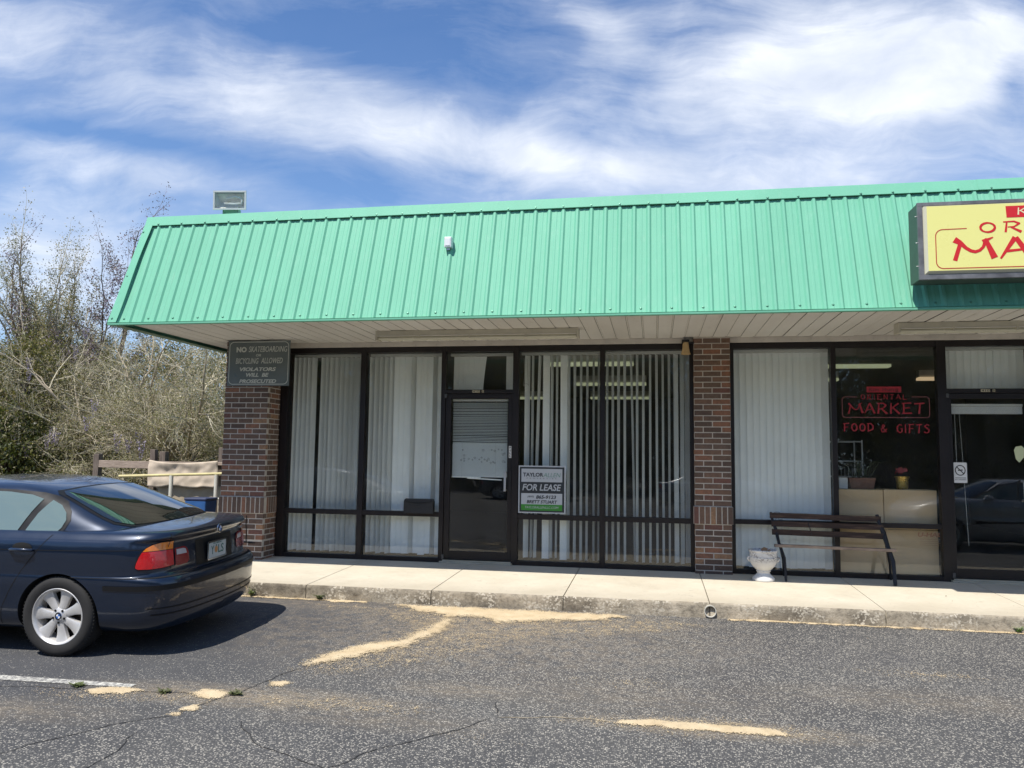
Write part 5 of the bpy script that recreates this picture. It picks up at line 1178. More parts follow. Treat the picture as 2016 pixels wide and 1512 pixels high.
def make_car(paint, name, label, cat='car', group=None, plate_txt=True):
    root = empty(name, (0, 0, 0)); tag(root, label, cat, group)
    vs, fs = solid_from_rows(stack(BL, 90))
    mb = MB(); mb.add(vs, fs); lower = mb.build('body', paint, root, smooth=True); fixn(lower)
    # greenhouse
    GH = [(.92, .20, .800, 3.62), (.955, .27, .785, 3.56), (.985, .33, .770, 3.48), (1.02, .41, .752, 3.40), (1.06, .50, .735, 3.32), (1.12, .655, .708, 3.18), (1.20, .865, .672, 3.00), (1.27, 1.06, .638, 2.84), (1.32, 1.215, .608, 2.72), (1.352, 1.34, .575, 2.62), (1.375, 1.46, .525, 2.52), (1.392, 1.60, .45, 2.42), (1.403, 1.78, .34, 2.32), (1.409, 1.95, .20, 2.25)]
    GHT = np.array(GH)
    rows = []
    for k in range(60):
        t = k*(len(GH)-1)/59; z, xr, yw, xf = catmull(GHT, [t])[0]
        o = catmull(OUT, USEG); x = o[:, 0]; y = o[:, 1]*yw/.862
        # plan curve: scale the outline between the rear and front x
        q = x/4.47; tt = np.clip((x-.62)/(3.3-.62), 0, 1)
        ka = min(.62*1.15, .30*(xf-xr))/.62; kb = min(1.17*.75, .34*(xf-xr))/1.17; X = np.where(x < .62, xr+x*ka, np.where(x > 3.3, xf-(4.47-x)*kb, 0)); L0 = xr+.62*ka; L1 = xf-1.17*kb
        X = np.where((x >= .62) & (x <= 3.3), L0+(L1-L0)*tt, X)
        rows.append([(X[i], max(y[i], 0), z) for i in range(len(X))])
    gv, gf = solid_from_rows(rows)
    mb = MB(); mb.add(gv, gf); gh = mb.build('cabin', paint, root, smooth=True); fixn(gh)
    # wheel wells cut out of the body
    cut = MB()
    for wx in (.975, 3.70):
        Mw = Matrix.Translation((wx, -1.0, .325)) @ Matrix.Rotation(R(-90), 4, 'X'); cut.lathe([(0, 0), (.352, 0), (.352, .42), (0, .42)], 48, M=Mw)
        Mw = Matrix.Translation((wx, .58, .325)) @ Matrix.Rotation(R(-90), 4, 'X'); cut.lathe([(0, 0), (.352, 0), (.352, .42), (0, .42)], 48, M=Mw)
    co = cut.build('cut', m_dark); fixn(co)
    bm = bmesh.new(); bm.from_mesh(co.data); bmesh.ops.remove_doubles(bm, verts=bm.verts, dist=1e-5); bm.to_mesh(co.data); bm.free(); fixn(co)
    md = lower.modifiers.new('wells', 'BOOLEAN'); md.operation = 'DIFFERENCE'; md.object = co; md.solver = 'EXACT'; md.material_mode = 'TRANSFER'
    dg = bpy.context.evaluated_depsgraph_get(); me = bpy.data.meshes.new_from_object(lower.evaluated_get(dg)); lower.modifiers.clear(); lower.data = me
    bpy.data.objects.remove(co)
    me.set_sharp_from_angle(angle=R(50))
    bvh_l = BVHTree.FromPolygons([Vector(v) for v in vs], fs); bvh_g = BVHTree.FromPolygons([Vector(v) for v in gv], gf)
    def decal(poly, axis, off, m_, name_, parent, sgn=1, bvh=None, res=.03, minx=None):
        """poly given in (x,z) for side decals (axis 'y') or (y,z) for rear/front decals (axis 'x'), laid on the body surface"""
        b = []
        n = len(poly)
        for i in range(n):
            p = Vector(poly[i]); q = Vector(poly[(i+1) % n]); k = max(1, int((q-p).length/res))
            for j in range(k): b.append(p.lerp(q, j/k))
        nb = len(b); xs_ = [v.x for v in b]; ys_ = [v.y for v in b]; pts = list(b)
        def inside(x, y):
            r = False; j = nb-1
            for i in range(nb):
                if (ys_[i] > y) != (ys_[j] > y) and x < (xs_[j]-xs_[i])*(y-ys_[i])/(ys_[j]-ys_[i])+xs_[i]: r = not r
                j = i
            return r
        x = min(xs_)+res/2
        while x < max(xs_):
            y = min(ys_)+res/2
            while y < max(ys_):
                if inside(x, y) and min((Vector((x, y))-v).length for v in b) > res*.45: pts.append(Vector((x, y)))
                y += res
            x += res
        r = delaunay_2d_cdt(pts, [(i, (i+1) % nb) for i in range(nb)], [], 1, 1e-5)
        vo_ = []
        for p in r[0]:
            if axis == 'y': o_ = Vector((p.x, 2*sgn, p.y)); dd = Vector((0, -sgn, 0))
            else: o_ = Vector((-2*sgn+(2.2 if sgn < 0 else 0)+(0 if sgn > 0 else 4), p.x, p.y)); dd = Vector((sgn, 0, 0))
            h = bvh.ray_cast(o_, dd)
            if h[0] is None: h = bvh.find_nearest(Vector((p.x, .7*sgn, p.y)) if axis == 'y' else Vector((1, p.x, p.y)))
            nn = h[1] if h[1].dot(dd) < 0 else -h[1]; vo_.append(tuple(h[0]+nn*off))
        mb = MB(); mb.add(vo_, r[2]); return mb.build(name_, m_, parent, smooth=True)
    sidewin = [(2.62, .955), (1.44, .955), (1.40, .98), (1.31, 1.20), (1.28, 1.262), (1.40, 1.292), (1.60, 1.312), (1.9, 1.325), (2.3, 1.325), (2.42, 1.29)]
    for s in (1, -1):
        seal = [(3.32, .945), (1.14, .945), (1.07, .965), (1.015, 1.02), (.995, 1.09), (1.03, 1.16), (1.11, 1.235), (1.20, 1.275), (1.34, 1.308), (1.6, 1.330), (1.95, 1.342), (2.3, 1.335), (2.62, 1.27), (3.0, 1.10)]
        sl_ = decal(seal, 'y', .004, m_rub, 'window_seal', gh, s, bvh_g)
        rearg = [(2.12, .962), (1.455, .962), (1.435, .975), (1.365, 1.15), (1.305, 1.255), (1.42, 1.288), (1.62, 1.309), (1.9, 1.320), (2.10, 1.322)]
        decal(rearg, 'y', .009, m_cside, 'side_window', root, s, bvh_g)
        decal([(3.2, .962), (2.17, .962), (2.15, 1.322), (2.30, 1.316), (2.58, 1.25), (2.93, 1.10)], 'y', .009, m_cside, 'side_window', root, s, bvh_g)
        decal([(1.37, .962), (1.15, .962), (1.09, .978), (1.045, 1.03), (1.030, 1.09), (1.06, 1.145), (1.13, 1.205), (1.225, 1.245), (1.30, 1.14)], 'y', .009, m_cside, 'quarter_window', root, s, bvh_g)
    # rear glass: shape in (y,z)
    def rg(w0, w1, z0, z1, r=.06):
        P_ = [(w0-.06, z0+.004), (w0, z0+.03), (w0*.985, z0+.07), (w1+.015, z1-.03), (w1-.03, z1-.004), (w1*.5, z1+.010), (0, z1+.014)]
        return P_+[(-y, z) for y, z in P_[-2::-1]]
    bottom = [(y, 1.045) for y in np.linspace(-.5, .5, 9)]
    seal = decal(rg(.635, .525, 1.028, 1.322)+[(-.3, 1.030), (.3, 1.030)], 'x', .004, m_rub, 'rear_window_seal', gh, 1, bvh_g)
    decal(rg(.610, .505, 1.040, 1.312)+[(-.3, 1.040), (.3, 1.040)], 'x', .009, m_cglass, 'rear_window', root, 1, bvh_g)
    decal(rg(.66, .52, .985, 1.335), 'x', .006, m_cglass, 'windshield', root, -1, bvh_g)
    def ribbon(ptsuz, w_, off, m_, name_, side=1, n=60, th=0):
        mb = MB(); P_ = []
        ptsuz = [Vector(p) for p in ptsuz]; L = [0]
        for a, b in zip(ptsuz[:-1], ptsuz[1:]): L.append(L[-1]+(b-a).length)
        for i in range(n+1):
            t = L[-1]*i/n; j = max(0, min(len(L)-2, next((k for k in range(len(L)-1) if L[k+1] >= t), len(L)-2)))
            p = ptsuz[j].lerp(ptsuz[j+1], (t-L[j])/(L[j+1]-L[j]+1e-9)); P_.append(p)
        vs_ = []
        for p in P_:
            a = body_pt(p.x, p.y-w_/2, off, side); b = body_pt(p.x, p.y+w_/2, off, side); vs_ += [a, b]
        mb.add(vs_, [[2*i, 2*i+1, 2*i+3, 2*i+2] for i in range(n)]); return mb.build(name_, m_, lower, smooth=True)
    for s in (1, -1):
        ribbon([(6.42, .650), (4.8, .650), (3.0, .650), (0, .650)], .006, .0025, m_dark, 'bumper_seam', s)
        ribbon([(5.9, .572), (3.5, .572), (0, .572)], .040, .006, m_rub, 'rub_strip', s)
        ribbon([(4.4, .405), (0, .405)], .010, .003, m_rub, 'bumper_groove', s); ribbon([(4.2, .352), (0, .352)], .010, .003, m_rub, 'bumper_groove', s)
        pass
        ribbon([(7.6, .568), (8.9, .568)], .040, .006, m_rub, 'rub_strip', s)
        ribbon([(4.2, .878), (5.5, .872), (7, .862), (9.5, .85)], .005, .0022, m_dark, 'crease_line', s)
    # door / lid gap lines (vertical seams) as thin side decals
    def seam(line, s, name_='door_gap', w_=.005, bvh=bvh_l):
        pts = []
        for a, b in zip(line[:-1], line[1:]):
            k = max(2, int(math.dist(a, b)/.02))
            for j in range(k): pts.append((a[0]+(b[0]-a[0])*j/k, a[1]+(b[1]-a[1])*j/k))
        pts.append(line[-1]); vs2, fs2 = outline_strip(pts, w_, False); vo_ = []
        for x, z in vs2:
            h = bvh.ray_cast(Vector((x, 2*s, z)), Vector((0, -s, 0)))
            if h[0] is None: return
            nn = h[1] if h[1].y*s > 0 else -h[1]; vo_.append(tuple(h[0]+nn*.002))
        mb = MB(); mb.add(vo_, fs2); mb.build(name_, m_dark, lower)
    for s in (1, -1):
        seam([(1.07, .985), (1.15, .878), (1.30, .69), (1.40, .52), (1.47, .38), (1.49, .24)], s)
        seam([(2.17, .96), (2.17, .80), (2.18, .5), (2.18, .24)], s); seam([(3.22, .93), (3.26, .8), (3.27, .5), (3.25, .24)], s)
        # door handles
        mb = MB(); mb.tube([(1.19, s*.865, .862), (1.205, s*.890, .865), (1.27, s*.900, .868), (1.37, s*.897, .868), (1.41, s*.865, .865)], [.010, .014, .016, .015, .010], 8)
        h_ = mb.build('door_handle', paint, root, smooth=True)
        mb = MB(); mb.lathe([(0, .004), (.05, .003), (.055, 0)], 20, M=Matrix.Translation((1.30, s*.858, .882)) @ Matrix.Scale(1.6, 4, (1, 0, 0)) @ Matrix.Rotation(R(-90*s), 4, 'X') @ Matrix.Scale(.75, 4, (0, 1, 0))); mb.build('recess', m_dark, h_, smooth=True)
        mb = MB(); mb.tube([(2.30, s*.865, .862), (2.315, s*.890, .865), (2.38, s*.900, .868), (2.48, s*.897, .868), (2.52, s*.865, .865)], [.010, .014, .016, .015, .010], 8); mb.build('door_handle', paint, root, smooth=True)
        mb = MB(); mb.box(2.86, 3.02, s*.80-(.0 if s > 0 else .16), s*.80+(.16 if s > 0 else 0), .98, 1.08, b=.03); mb.build('mirror', paint, root, smooth=True)
        # tail lamps: patches on the body surface in (u, z)
        def lamp(poly, m_, name_, par, off=.004):
            n = len(poly); b = []
            for i in range(n):
                p = Vector(poly[i]); q = Vector(poly[(i+1) % n]); k = 6
                for j in range(k): b.append(p.lerp(q, j/k))
            pts = list(b); xs_ = [v.x for v in b]; ys_ = [v.y for v in b]; nb = len(b)
            def inside(x, y):
                r = False; j = nb-1
                for i in range(nb):
                    if (ys_[i] > y) != (ys_[j] > y) and x < (xs_[j]-xs_[i])*(y-ys_[i])/(ys_[j]-ys_[i])+xs_[i]: r = not r
                    j = i
                return r
            x = min(xs_)
            while x < max(xs_):
                y = min(ys_)
                while y < max(ys_):
                    if inside(x, y): pts.append(Vector((x, y)))
                    y += .018
                x += .12
            r = delaunay_2d_cdt(pts, [(i, (i+1) % nb) for i in range(nb)], [], 1, 1e-5)
            mb = MB(); mb.add([tuple(body_pt(p.x, p.y, off, s)) for p in r[0]], r[2]); return mb.build(name_, m_, par, smooth=True)
        tl = lamp([(2.40, .932), (2.40, .722), (3.0, .712), (3.8, .710), (4.36, .714), (4.52, .732), (4.46, .770), (4.26, .838), (3.98, .885), (3.60, .918), (3.1, .931)], m_rub, 'tail_lamp_frame', root, .0025)
        lamp([(2.46, .730), (3.0, .720), (3.8, .718), (4.34, .722), (4.46, .736), (4.40, .770), (4.24, .820), (4.08, .857), (2.46, .857)], m_lamp_r, 'tail_light', tl, .007)
        lamp([(2.46, .926), (2.46, .862), (4.05, .862), (3.88, .888), (3.54, .912), (3.1, .925)], m_lamp_a, 'turn_signal', tl, .007)
        li = lamp([(2.37, .862), (2.37, .716), (1.76, .720), (1.62, .740), (1.62, .81), (1.72, .852), (1.86, .866)], m_lamp_dr, 'lid_lamp', root, .007)
        lamp([(2.30, .850), (2.30, .806), (1.74, .806), (1.80, .842), (1.9, .850)], m_lamp_w, 'reversing_light', li, .011)
    # trunk lid gap, painted shade panel, plate, badges
    mb = MB(); nb_ = 24; vs_ = []
    def face_grid(y0, y1, z0, z1, off, m_, name_, par, n=8, inset=0):
        mb = MB(); vs_ = []
        for i in range(n+1):
            for j in range(n+1):
                y = y0+(y1-y0)*i/n; z = z0+(z1-z0)*j/n; h = bvh_l.ray_cast(Vector((-1, y, z)), Vector((1, 0, 0))); vs_.append((h[0].x-off, y, z))
        mb.add(vs_, [[i*(n+1)+j, i*(n+1)+j+1, (i+1)*(n+1)+j+1, (i+1)*(n+1)+j] for i in range(n) for j in range(n)]); return mb.build(name_, m_, par, smooth=True)
    lip_shade = face_grid(-.30, .30, .675, .895, .003, m_rub, 'plate_shade_panel', root)  # dark panel laid on the lid face for the shadow under its lip
    Mr = Matrix(((0, 0, -1, 0), (-1, 0, 0, 0), (0, 1, 0, 0), (0, 0, 0, 1)))   # local x -> -y (reads from behind), y -> z, z -> -x
    pz = .775
    px_ = .093
    mb = MB(); mb.prism(rrect(-.155, .155, -.078, .078, .012, 3), Matrix.Translation((px_, 0, pz)) @ Mr, .004); pl = mb.build('license_plate', mat('plate_white', (.46, .50, .49), .4, var=.05, vscale=30), root)
    mb = MB(); vs2, fs2 = ring2d(rrect(-.160, .160, -.083, .083, .014, 3), rrect(-.146, .146, -.068, .068, .010, 3)); mb.add([Matrix.Translation((px_-.006, 0, pz)) @ Mr @ Vector((x, y, 0)) for x, y in vs2], fs2); mb.build('plate_frame', m_chrome, pl)
    Mt = Matrix.Translation((px_-.0055, 0, pz)) @ Matrix(((0, 1, 0, 0), (-1, 0, 0, 0), (0, 0, 1, 0), (0, 0, 0, 1)))
    if plate_txt:
        mt = mat('plate_green', (.02, .12, .10), .4)
        text('Y', -.105, -.060, -.038, .038, 0, mt, pl, M=Mt, bold=.01); text('LS', .012, .105, -.038, .038, 0, mt, pl, M=Mt, bold=.01)
        text('FLORIDA', -.07, .07, .050, .064, 0, mt, pl, M=Mt, bold=.01)
        mb = MB(); mb.lathe([(0, 0.), (.026, 0.)], 16, M=Matrix.Translation((px_-.006, .022, pz)) @ Mr @ Matrix.Scale(1.2, 4, (0, 1, 0))); mb.build('plate_emblem', mat('plate_orange', (.50, .22, .06), .4), pl)
        mb = MB(); mb.lathe([(0, 0.), (.010, 0.)], 10, M=Matrix.Translation((px_-.0065, .022, pz+.034)) @ Mr); mb.build('plate_emblem_leaf', mt, pl)
    hz_ = bvh_l.ray_cast(Vector((-1, 0, .962)), Vector((1, 0, 0)))[0].x
    Mb = Matrix.Translation((hz_-.001, 0, .962)) @ Mr
    mb = MB(); mb.lathe([(0, .006), (.034, .006), (.040, .004), (.041, 0)], 28, M=Mb); bd = mb.build('badge', m_chrome, root, smooth=True, autos=30)
    mb = MB(); mb.lathe([(.025, .0068), (.037, .0068)], 28, M=Mb); mb.build('badge_ring', m_black, bd)
    for q in range(4):
        mb = MB(); mb.lathe([(0, .0072), (.024, .0072)], 8, M=Mb, a0=q*math.pi/2, a1=(q+1)*math.pi/2); mb.build('badge_quarter', mat('badge_blue', (.02, .12, .42), .3) if q % 2 else mat('badge_white', (.75, .76, .78), .3), bd)
    Mt2 = Matrix.Translation((hz_+.034, -.50, .905)) @ Matrix(((0, 1, 0, 0), (-1, 0, 0, 0), (0, 0, 1, 0), (0, 0, 0, 1)))
    h5 = bvh_l.ray_cast(Vector((-1, -.5, .905)), Vector((1, 0, 0)))[0].x
    Mt2.translation = (h5-.003, -.50, .905); text('328i', -.06, .06, -.011, .012, 0, m_chrome, root, name='model_lettering', M=Mt2 @ Matrix.Rotation(R(-8), 4, 'Z'), bold=.02, shear=.1)
    # lid gap lines on rear
    for s in (1, -1):
        mb = MB(); P_ = [(s*.60, 1.012), (s*.615, .99), (s*.62, .96), (s*.615, .87), (s*.60, .70)]; vs2, fs2 = outline_strip(P_, .006, False); vo_ = []
        for y, z in vs2:
            h = bvh_l.ray_cast(Vector((-1, y, z)), Vector((1, 0, 0))); vo_.append((h[0].x-.003, y, z) if h[0] else (.1, y, z))
        mb.add(vo_, fs2); mb.build('lid_gap', m_dark, lower)
    # wheels
    def wheel(x, s):
        w_ = empty('wheel', (x, s*.752, .316/.97), parent=root); w_.scale = (1, 1, 1/.97)
        Mw = Matrix.Rotation(R(-90*s), 4, 'X')
        mb = MB(); mb.lathe([(.215, -.09), (.235, -.100), (.27, -.108), (.298, -.100), (.311, -.084), (.3155, -.06), (.316, 0), (.3155, .06), (.311, .084), (.298, .100), (.27, .108), (.235, .100), (.215, .09)], 56, M=Mw)
        ty = mb.build('tyre', m_tyre, w_, smooth=True); fixn(ty)
        mb = MB()
        for k in range(72):
            a = 2*math.pi*k/72
            for zz in (-.070, -.045, .045, .070): mb.box(-.0035, .0035, .310, .3175, zz-.016, zz+.016, M=Mw @ Matrix.Rotation(a+(.02 if zz > 0 else -.02), 4, 'Z'))
        mb.build('tread', m_tyre, ty)
        mb = MB(); mb.lathe([(.206, -.09), (.216, .084), (.224, .094), (.219, .097), (.210, .092), (.203, .080), (.190, .050), (.186, -.09)], 48, M=Mw)
        rim = mb.build('rim', m_rim, w_, smooth=True, autos=40)
        mb = MB(); mb.lathe([(0, -.02), (.2, -.02)], 32, M=Mw); mb.lathe([(0, -.015), (.13, -.015), (.135, -.03)], 32, mi=1, M=Mw); mb.build('brake_disc', [m_dark, mat('brake_steel', (.12, .10, .09), .5, metal=.7)], w_)
        for k in range(7):
            A = 2*math.pi*k/7+.15; mb = MB(); sec = []
            for r_, hw, zt, dp in ((.030, .026, .072, .030), (.062, .029, .073, .032), (.10, .034, .070, .034), (.14, .041, .070, .032), (.175, .052, .073, .030), (.206, .066, .080, .028)):
                sec.append([(-hw, r_, zt-dp), (-hw*.92, r_, zt-.006), (-hw*.55, r_, zt), (hw*.55, r_, zt), (hw*.92, r_, zt-.006), (hw, r_, zt-dp)])
            vs2 = [Mw @ Matrix.Rotation(A, 4, 'Z') @ Vector(p) for q in sec for p in q]
            mb.add(vs2, [[6*i+j, 6*i+j+1, 6*i+7+j, 6*i+6+j] for i in range(5) for j in range(5)])
            sp_ = mb.build('spoke', m_rim, rim, smooth=True, autos=50)
        mb = MB(); mb.lathe([(0, .080), (.034, .080), (.040, .076), (.060, .074), (.072, .062), (.074, .04)], 32, M=Mw); hb = mb.build('hub', m_rim, rim, smooth=True, autos=40)
        mb = MB()
        for k in range(5):
            a = 2*math.pi*k/5+.3; mb.lathe([(0, .0805), (.009, .0805), (.0095, .074)], 10, M=Mw @ Matrix.Translation((.052*math.cos(a), .052*math.sin(a), 0)))
        mb.build('lug_bolts', m_dark, rim)
        mb = MB(); mb.lathe([(0, .083), (.030, .083), (.033, .079)], 28, M=Mw); cp_ = mb.build('centre_cap', m_chrome, rim)
        mb = MB(); mb.lathe([(.019, .0835), (.029, .0835)], 24, M=Mw); mb.lathe([(0, .0838), (.018, .0838)], 8, mi=1, M=Mw, a0=0, a1=math.pi/2); mb.lathe([(0, .0838), (.018, .0838)], 8, mi=1, M=Mw, a0=math.pi, a1=1.5*math.pi)
        mb.lathe([(0, .0838), (.018, .0838)], 8, mi=2, M=Mw, a0=.5*math.pi, a1=math.pi); mb.lathe([(0, .0838), (.018, .0838)], 8, mi=2, M=Mw, a0=1.5*math.pi, a1=2*math.pi)
        mb.build('cap_emblem', [m_black, mat('badge_blue'), mat('badge_white')], rim)
    for x in (.975, 3.70):
        for s in (1, -1): wheel(x, s)
    mb = MB(); mb.box(.35, 4.1, -.60, .60, .15, .22); mb.box(.60, 1.35, -.62, .62, .2, .5); mb.box(3.3, 4.1, -.6, .6, .2, .5); mb.build('underbody', m_dark, root)
    for dy_ in (.42, .35):
        mb = MB(); mb.tube([(.5, dy_, .25), (.20, dy_, .25), (.10, dy_, .245)], .030, 14, cap=False); mb.tube([(.5, dy_, .25), (.104, dy_, .245)], .026, 14, mi=1); mb.build('exhaust_pipe', [mat('exhaust_metal', (.28, .24, .21), .4, metal=.8, var=.3), m_dark], root, smooth=True, autos=50)
    mb = MB(); mb.lathe([(0, .012), (.03, .010), (.034, 0)], 12, M=Matrix.Translation((1.9, 0, 1.405))); 
    return root, lower, gh
car, car_body, car_cabin = make_car(None or m_navy, 'parked_car', 'dark navy four door car parked at the left with red and amber tail light')
A_ = .03; R0 = (1.194-.0, -3.30); g0 = gz(-3.30)
car.scale = (1, 1, .970); car.rotation_euler = (-.040, 0, math.pi+A_); car.location = (R0[0], R0[1], g0)
def recolor(root, frm, to):
    for o in [root]+[c for c in bpy.data.objects if c.parent == root]+[g for c in children(root) for g in children(c)]:
        if o.type == 'MESH':
            for sl_ in o.material_slots:
                if sl_.material == frm: sl_.link = 'OBJECT'; sl_.material = to
for x, y, rz, m_, lab in ((14.6, -11.2, .05, m_bluep, 'bright blue car parked to the right, reflected in the right door'), (14.0, -7.6, 3.05, m_silver, 'silver car parked behind the camera, reflected in the right door'), (15.8, -15.5, .0, m_greyp, 'dark grey car parked far right, reflected in the right door'), (5.0, -22.0, .1, m_silver, 'silver car across the lot behind the camera'), (-2.5, -24.0, .05, m_greyp, 'dark grey car across the lot behind the camera')):
    c_ = copy_tree(car); c_.location = (x, y, gz(y)); c_.rotation_euler = (0, 0, rz); c_.scale = (1, 1, .97); c_['label'] = lab; c_['group'] = 'cars parked across the lot, seen only in reflections'
    recolor(c_, m_navy, m_)
# ------------------------------------------------------------------ yard clutter left of the building
m_gw = mat('grey_weathered_timber', rough=.85, fn=lambda T, bs, oc, out: T.l.new(T.ramp(T.noise(T.map(oc, (2, 14, 14)), 2.5, 6, .7), [(.3, (.18, .135, .105)), (.55, (.36, .28, .22)), (.8, (.52, .42, .34))]), bs.inputs['Base Color']))
m_gw2 = mat('weathered_post', rough=.85, fn=lambda T, bs, oc, out: T.l.new(T.ramp(T.noise(T.map(oc, (14, 14, 1.5)), 2.5, 6, .7), [(.3, (.07, .052, .042)), (.55, (.16, .125, .10)), (.8, (.30, .25, .21))]), bs.inputs['Base Color']))
r_ = empty('timber_fence', (-4.6, 4.0, -.19)); tag(r_, 'old grey timber post and rail fence behind the dark car', 'fence')
def lpost(x, y, top, w, tilt=0): mb = MB(); mb.box(-w/2, w/2, -w/2, w/2, -.05, top+.19, M=Matrix.Translation((x+4.6, y-4, 0)) @ Matrix.Rotation(R(tilt), 4, 'Y')); return mb.build('post', m_gw2, r_, bevel=.01)
lpost(-5.84, 4.0, 1.30, .12, .5); lpost(-4.66, 4.08, 1.40, .11, -.4); lpost(-4.50, 4.14, 1.36, .13, .3); lpost(-3.20, 4.1, 1.45, .15)
mb = MB(); mb.box(-1.18, .10, -.06, -.015, 1.215, 1.355, M=Matrix.Rotation(R(.6), 4, 'Y')); mb.build('rail', m_gw, r_, bevel=.006)
mb = MB(); mb.box(.08, 1.9, -.02, .03, 1.30, 1.36); mb.build('rail', m_gw, r_, bevel=.006)
mb = MB(); mb.tube([(-.20, .1, .0), (-.02, .1, 1.2)], .035, 6); mb.build('brace', m_gw, r_)
def cloth(name, x0, x1, z0, z1, y, sag, m_, label, cat, stripes=False, seed=0):
    mb = MB(); nx_, nz_ = 36, 16; vs = []
    for j in range(nz_+1):
        v = j/nz_
        for i in range(nx_+1):
            u = i/nx_; top = z1-sag*4*u*(1-u)*(.6+.4*(1-u)); z = z0+(top-z0)*v-.01*noise.noise(Vector((u*4, seed, 0)))*(1-v)*4
            d_ = .03*noise.noise(Vector((u*5, v*2.5, seed)))+.015*noise.noise(Vector((u*14, v*4, seed+3)))
            vs.append((x0+(x1-x0)*u, y+d_*1.5, z))
    mb.add(vs, [[j*(nx_+1)+i, j*(nx_+1)+i+1, (j+1)*(nx_+1)+i+1, (j+1)*(nx_+1)+i] for j in range(nz_) for i in range(nx_)])
    o = mb.build(name, m_, smooth=True); tag(o, label, cat); s = o.modifiers.new('thick', 'SOLIDIFY'); s.thickness = .006; return o
m_canv = mat('tan_canvas', (.56, .46, .35), .9, var=.10, vscale=3); m_canv2 = mat('brown_shade_cloth', (.34, .28, .20), .9, var=.15, vscale=3)
cloth('canvas_sheet', -4.66, -3.20, .70, 1.20, 3.90, .065, m_canv, 'pale tan canvas sheet stretched between the fence posts', 'canvas sheet', seed=1)
cloth('shade_cloth', -4.50, -3.05, .05, .72, 4.0, .02, m_canv2, 'brownish shade cloth hanging below the tan canvas behind the car', 'shade cloth', seed=4)
r_ = empty('pipe_railing', (-2.3, 1.0, -.19)); tag(r_, 'white pipe handrail with a yellowed top bar beside the brick corner pillar', 'railing')
m_pw = mat('white_pipe_paint', (.60, .58, .50), .5, var=.12, vscale=8); m_py = mat('yellowed_pipe_paint', (.58, .50, .24), .5, var=.2, vscale=6)
mb = MB(); mb.tube([(-.82, 0, 1.165), (.1, 0, 1.20), (1.35, 0, 1.25)], .022, 10); mb.build('top_bar', m_py, r_, smooth=True, autos=50)
for x in (.06, .80): mb = MB(); mb.tube([(x, 0, 0), (x, 0, 1.19+.03*x)], .030, 10); mb.build('post', m_pw, r_, smooth=True, autos=50)
mb = MB(); mb.tube([(.30, 0, .83), (1.3, 0, .88)], .018, 8); mb.build('lower_bar', m_pw, r_, smooth=True, autos=50)
r_ = empty('wooden_crate', (-1.72, .85, -.19)); tag(r_, 'broken brown wooden crate standing by the railing', 'crate')
m_cr = mat('crate_wood', (.30, .20, .10), .8, var=.3, vscale=7)
for i, (x, t) in enumerate(((-.14, 14), (-.05, 10), (.04, 12), (.12, 8))):
    mb = MB(); mb.box(-.04, .04, -.012, .012, 0, .86+.03*(i % 2), M=Matrix.Translation((x, 0, 0)) @ Matrix.Rotation(R(t), 4, 'Y')); mb.build('slat', m_cr, r_, bevel=.003)
for z in (.25, .80): mb = MB(); mb.box(-.12, .26, -.04, -.012, z, z+.07); mb.build('cross_board', m_cr, r_, bevel=.003)
r_ = empty('blue_bin', (-1.50, .62, -.19)); tag(r_, 'blue plastic bin with a dark lid next to the brick pillar', 'bin')
m_bb = mat('blue_plastic', (.02, .085, .25), .45, var=.15)
mb = MB(); mb.add([(-.13, -.12, 0), (.13, -.12, 0), (.13, .12, 0), (-.13, .12, 0), (-.165, -.15, .86), (.165, -.15, .86), (.165, .15, .86), (-.165, .15, .86)], [(0, 3, 2, 1), (0, 1, 5, 4), (1, 2, 6, 5), (2, 3, 7, 6), (3, 0, 4, 7), (4, 5, 6, 7)]); mb.build('body', m_bb, r_, bevel=.015)
mb = MB(); mb.box(-.175, .175, -.16, .16, .86, .895, b=.01); mb.build('lid', mat('navy_plastic', (.02, .03, .08), .5), r_)

# ------------------------------------------------------------------ trees
def leaf_mat(name, cols, tr=.35, rough=.6):
    m_ = bpy.data.materials.new(name); m_.use_nodes = True; T = NT(m_.node_tree); T.n.clear()
    g = T.node('ShaderNodeNewGeometry'); c = T.ramp(g.outputs['Random Per Island'], [(i/len(cols), k) for i, k in enumerate(cols)], 'CONSTANT')
    d_ = T.node('ShaderNodeBsdfDiffuse'); t_ = T.node('ShaderNodeBsdfTranslucent'); T.l.new(c, d_.inputs[0]); T.l.new(T.mix(1.0, c, (1.1, 1.15, .6), 'MULTIPLY'), t_.inputs[0])
    mx = T.node('ShaderNodeMixShader'); mx.inputs[0].default_value = tr; T.l.new(d_.outputs[0], mx.inputs[1]); T.l.new(t_.outputs[0], mx.inputs[2])
    gl = T.node('ShaderNodeBsdfGlossy'); gl.inputs['Roughness'].default_value = .45; m2 = T.node('ShaderNodeMixShader'); m2.inputs[0].default_value = .03; T.l.new(mx.outputs[0], m2.inputs[1]); T.l.new(gl.outputs[0], m2.inputs[2])
    o = T.node('ShaderNodeOutputMaterial'); T.l.new(m2.outputs[0], o.inputs[0]); return m_
L_DARK = leaf_mat('evergreen_leaf', [(.040, .052, .016), (.060, .075, .022), (.080, .095, .026), (.12, .125, .035), (.045, .06, .02), (.16, .15, .05)])
L_OLIVE = leaf_mat('olive_leaf', [(.14, .14, .045), (.19, .175, .06), (.11, .115, .035), (.24, .20, .10), (.16, .155, .05), (.28, .23, .13)])
L_BUD = leaf_mat('pale_bud_leaf', [(.36, .31, .18), (.27, .26, .11), (.20, .21, .075), (.42, .36, .24), (.30, .25, .17)], .25)
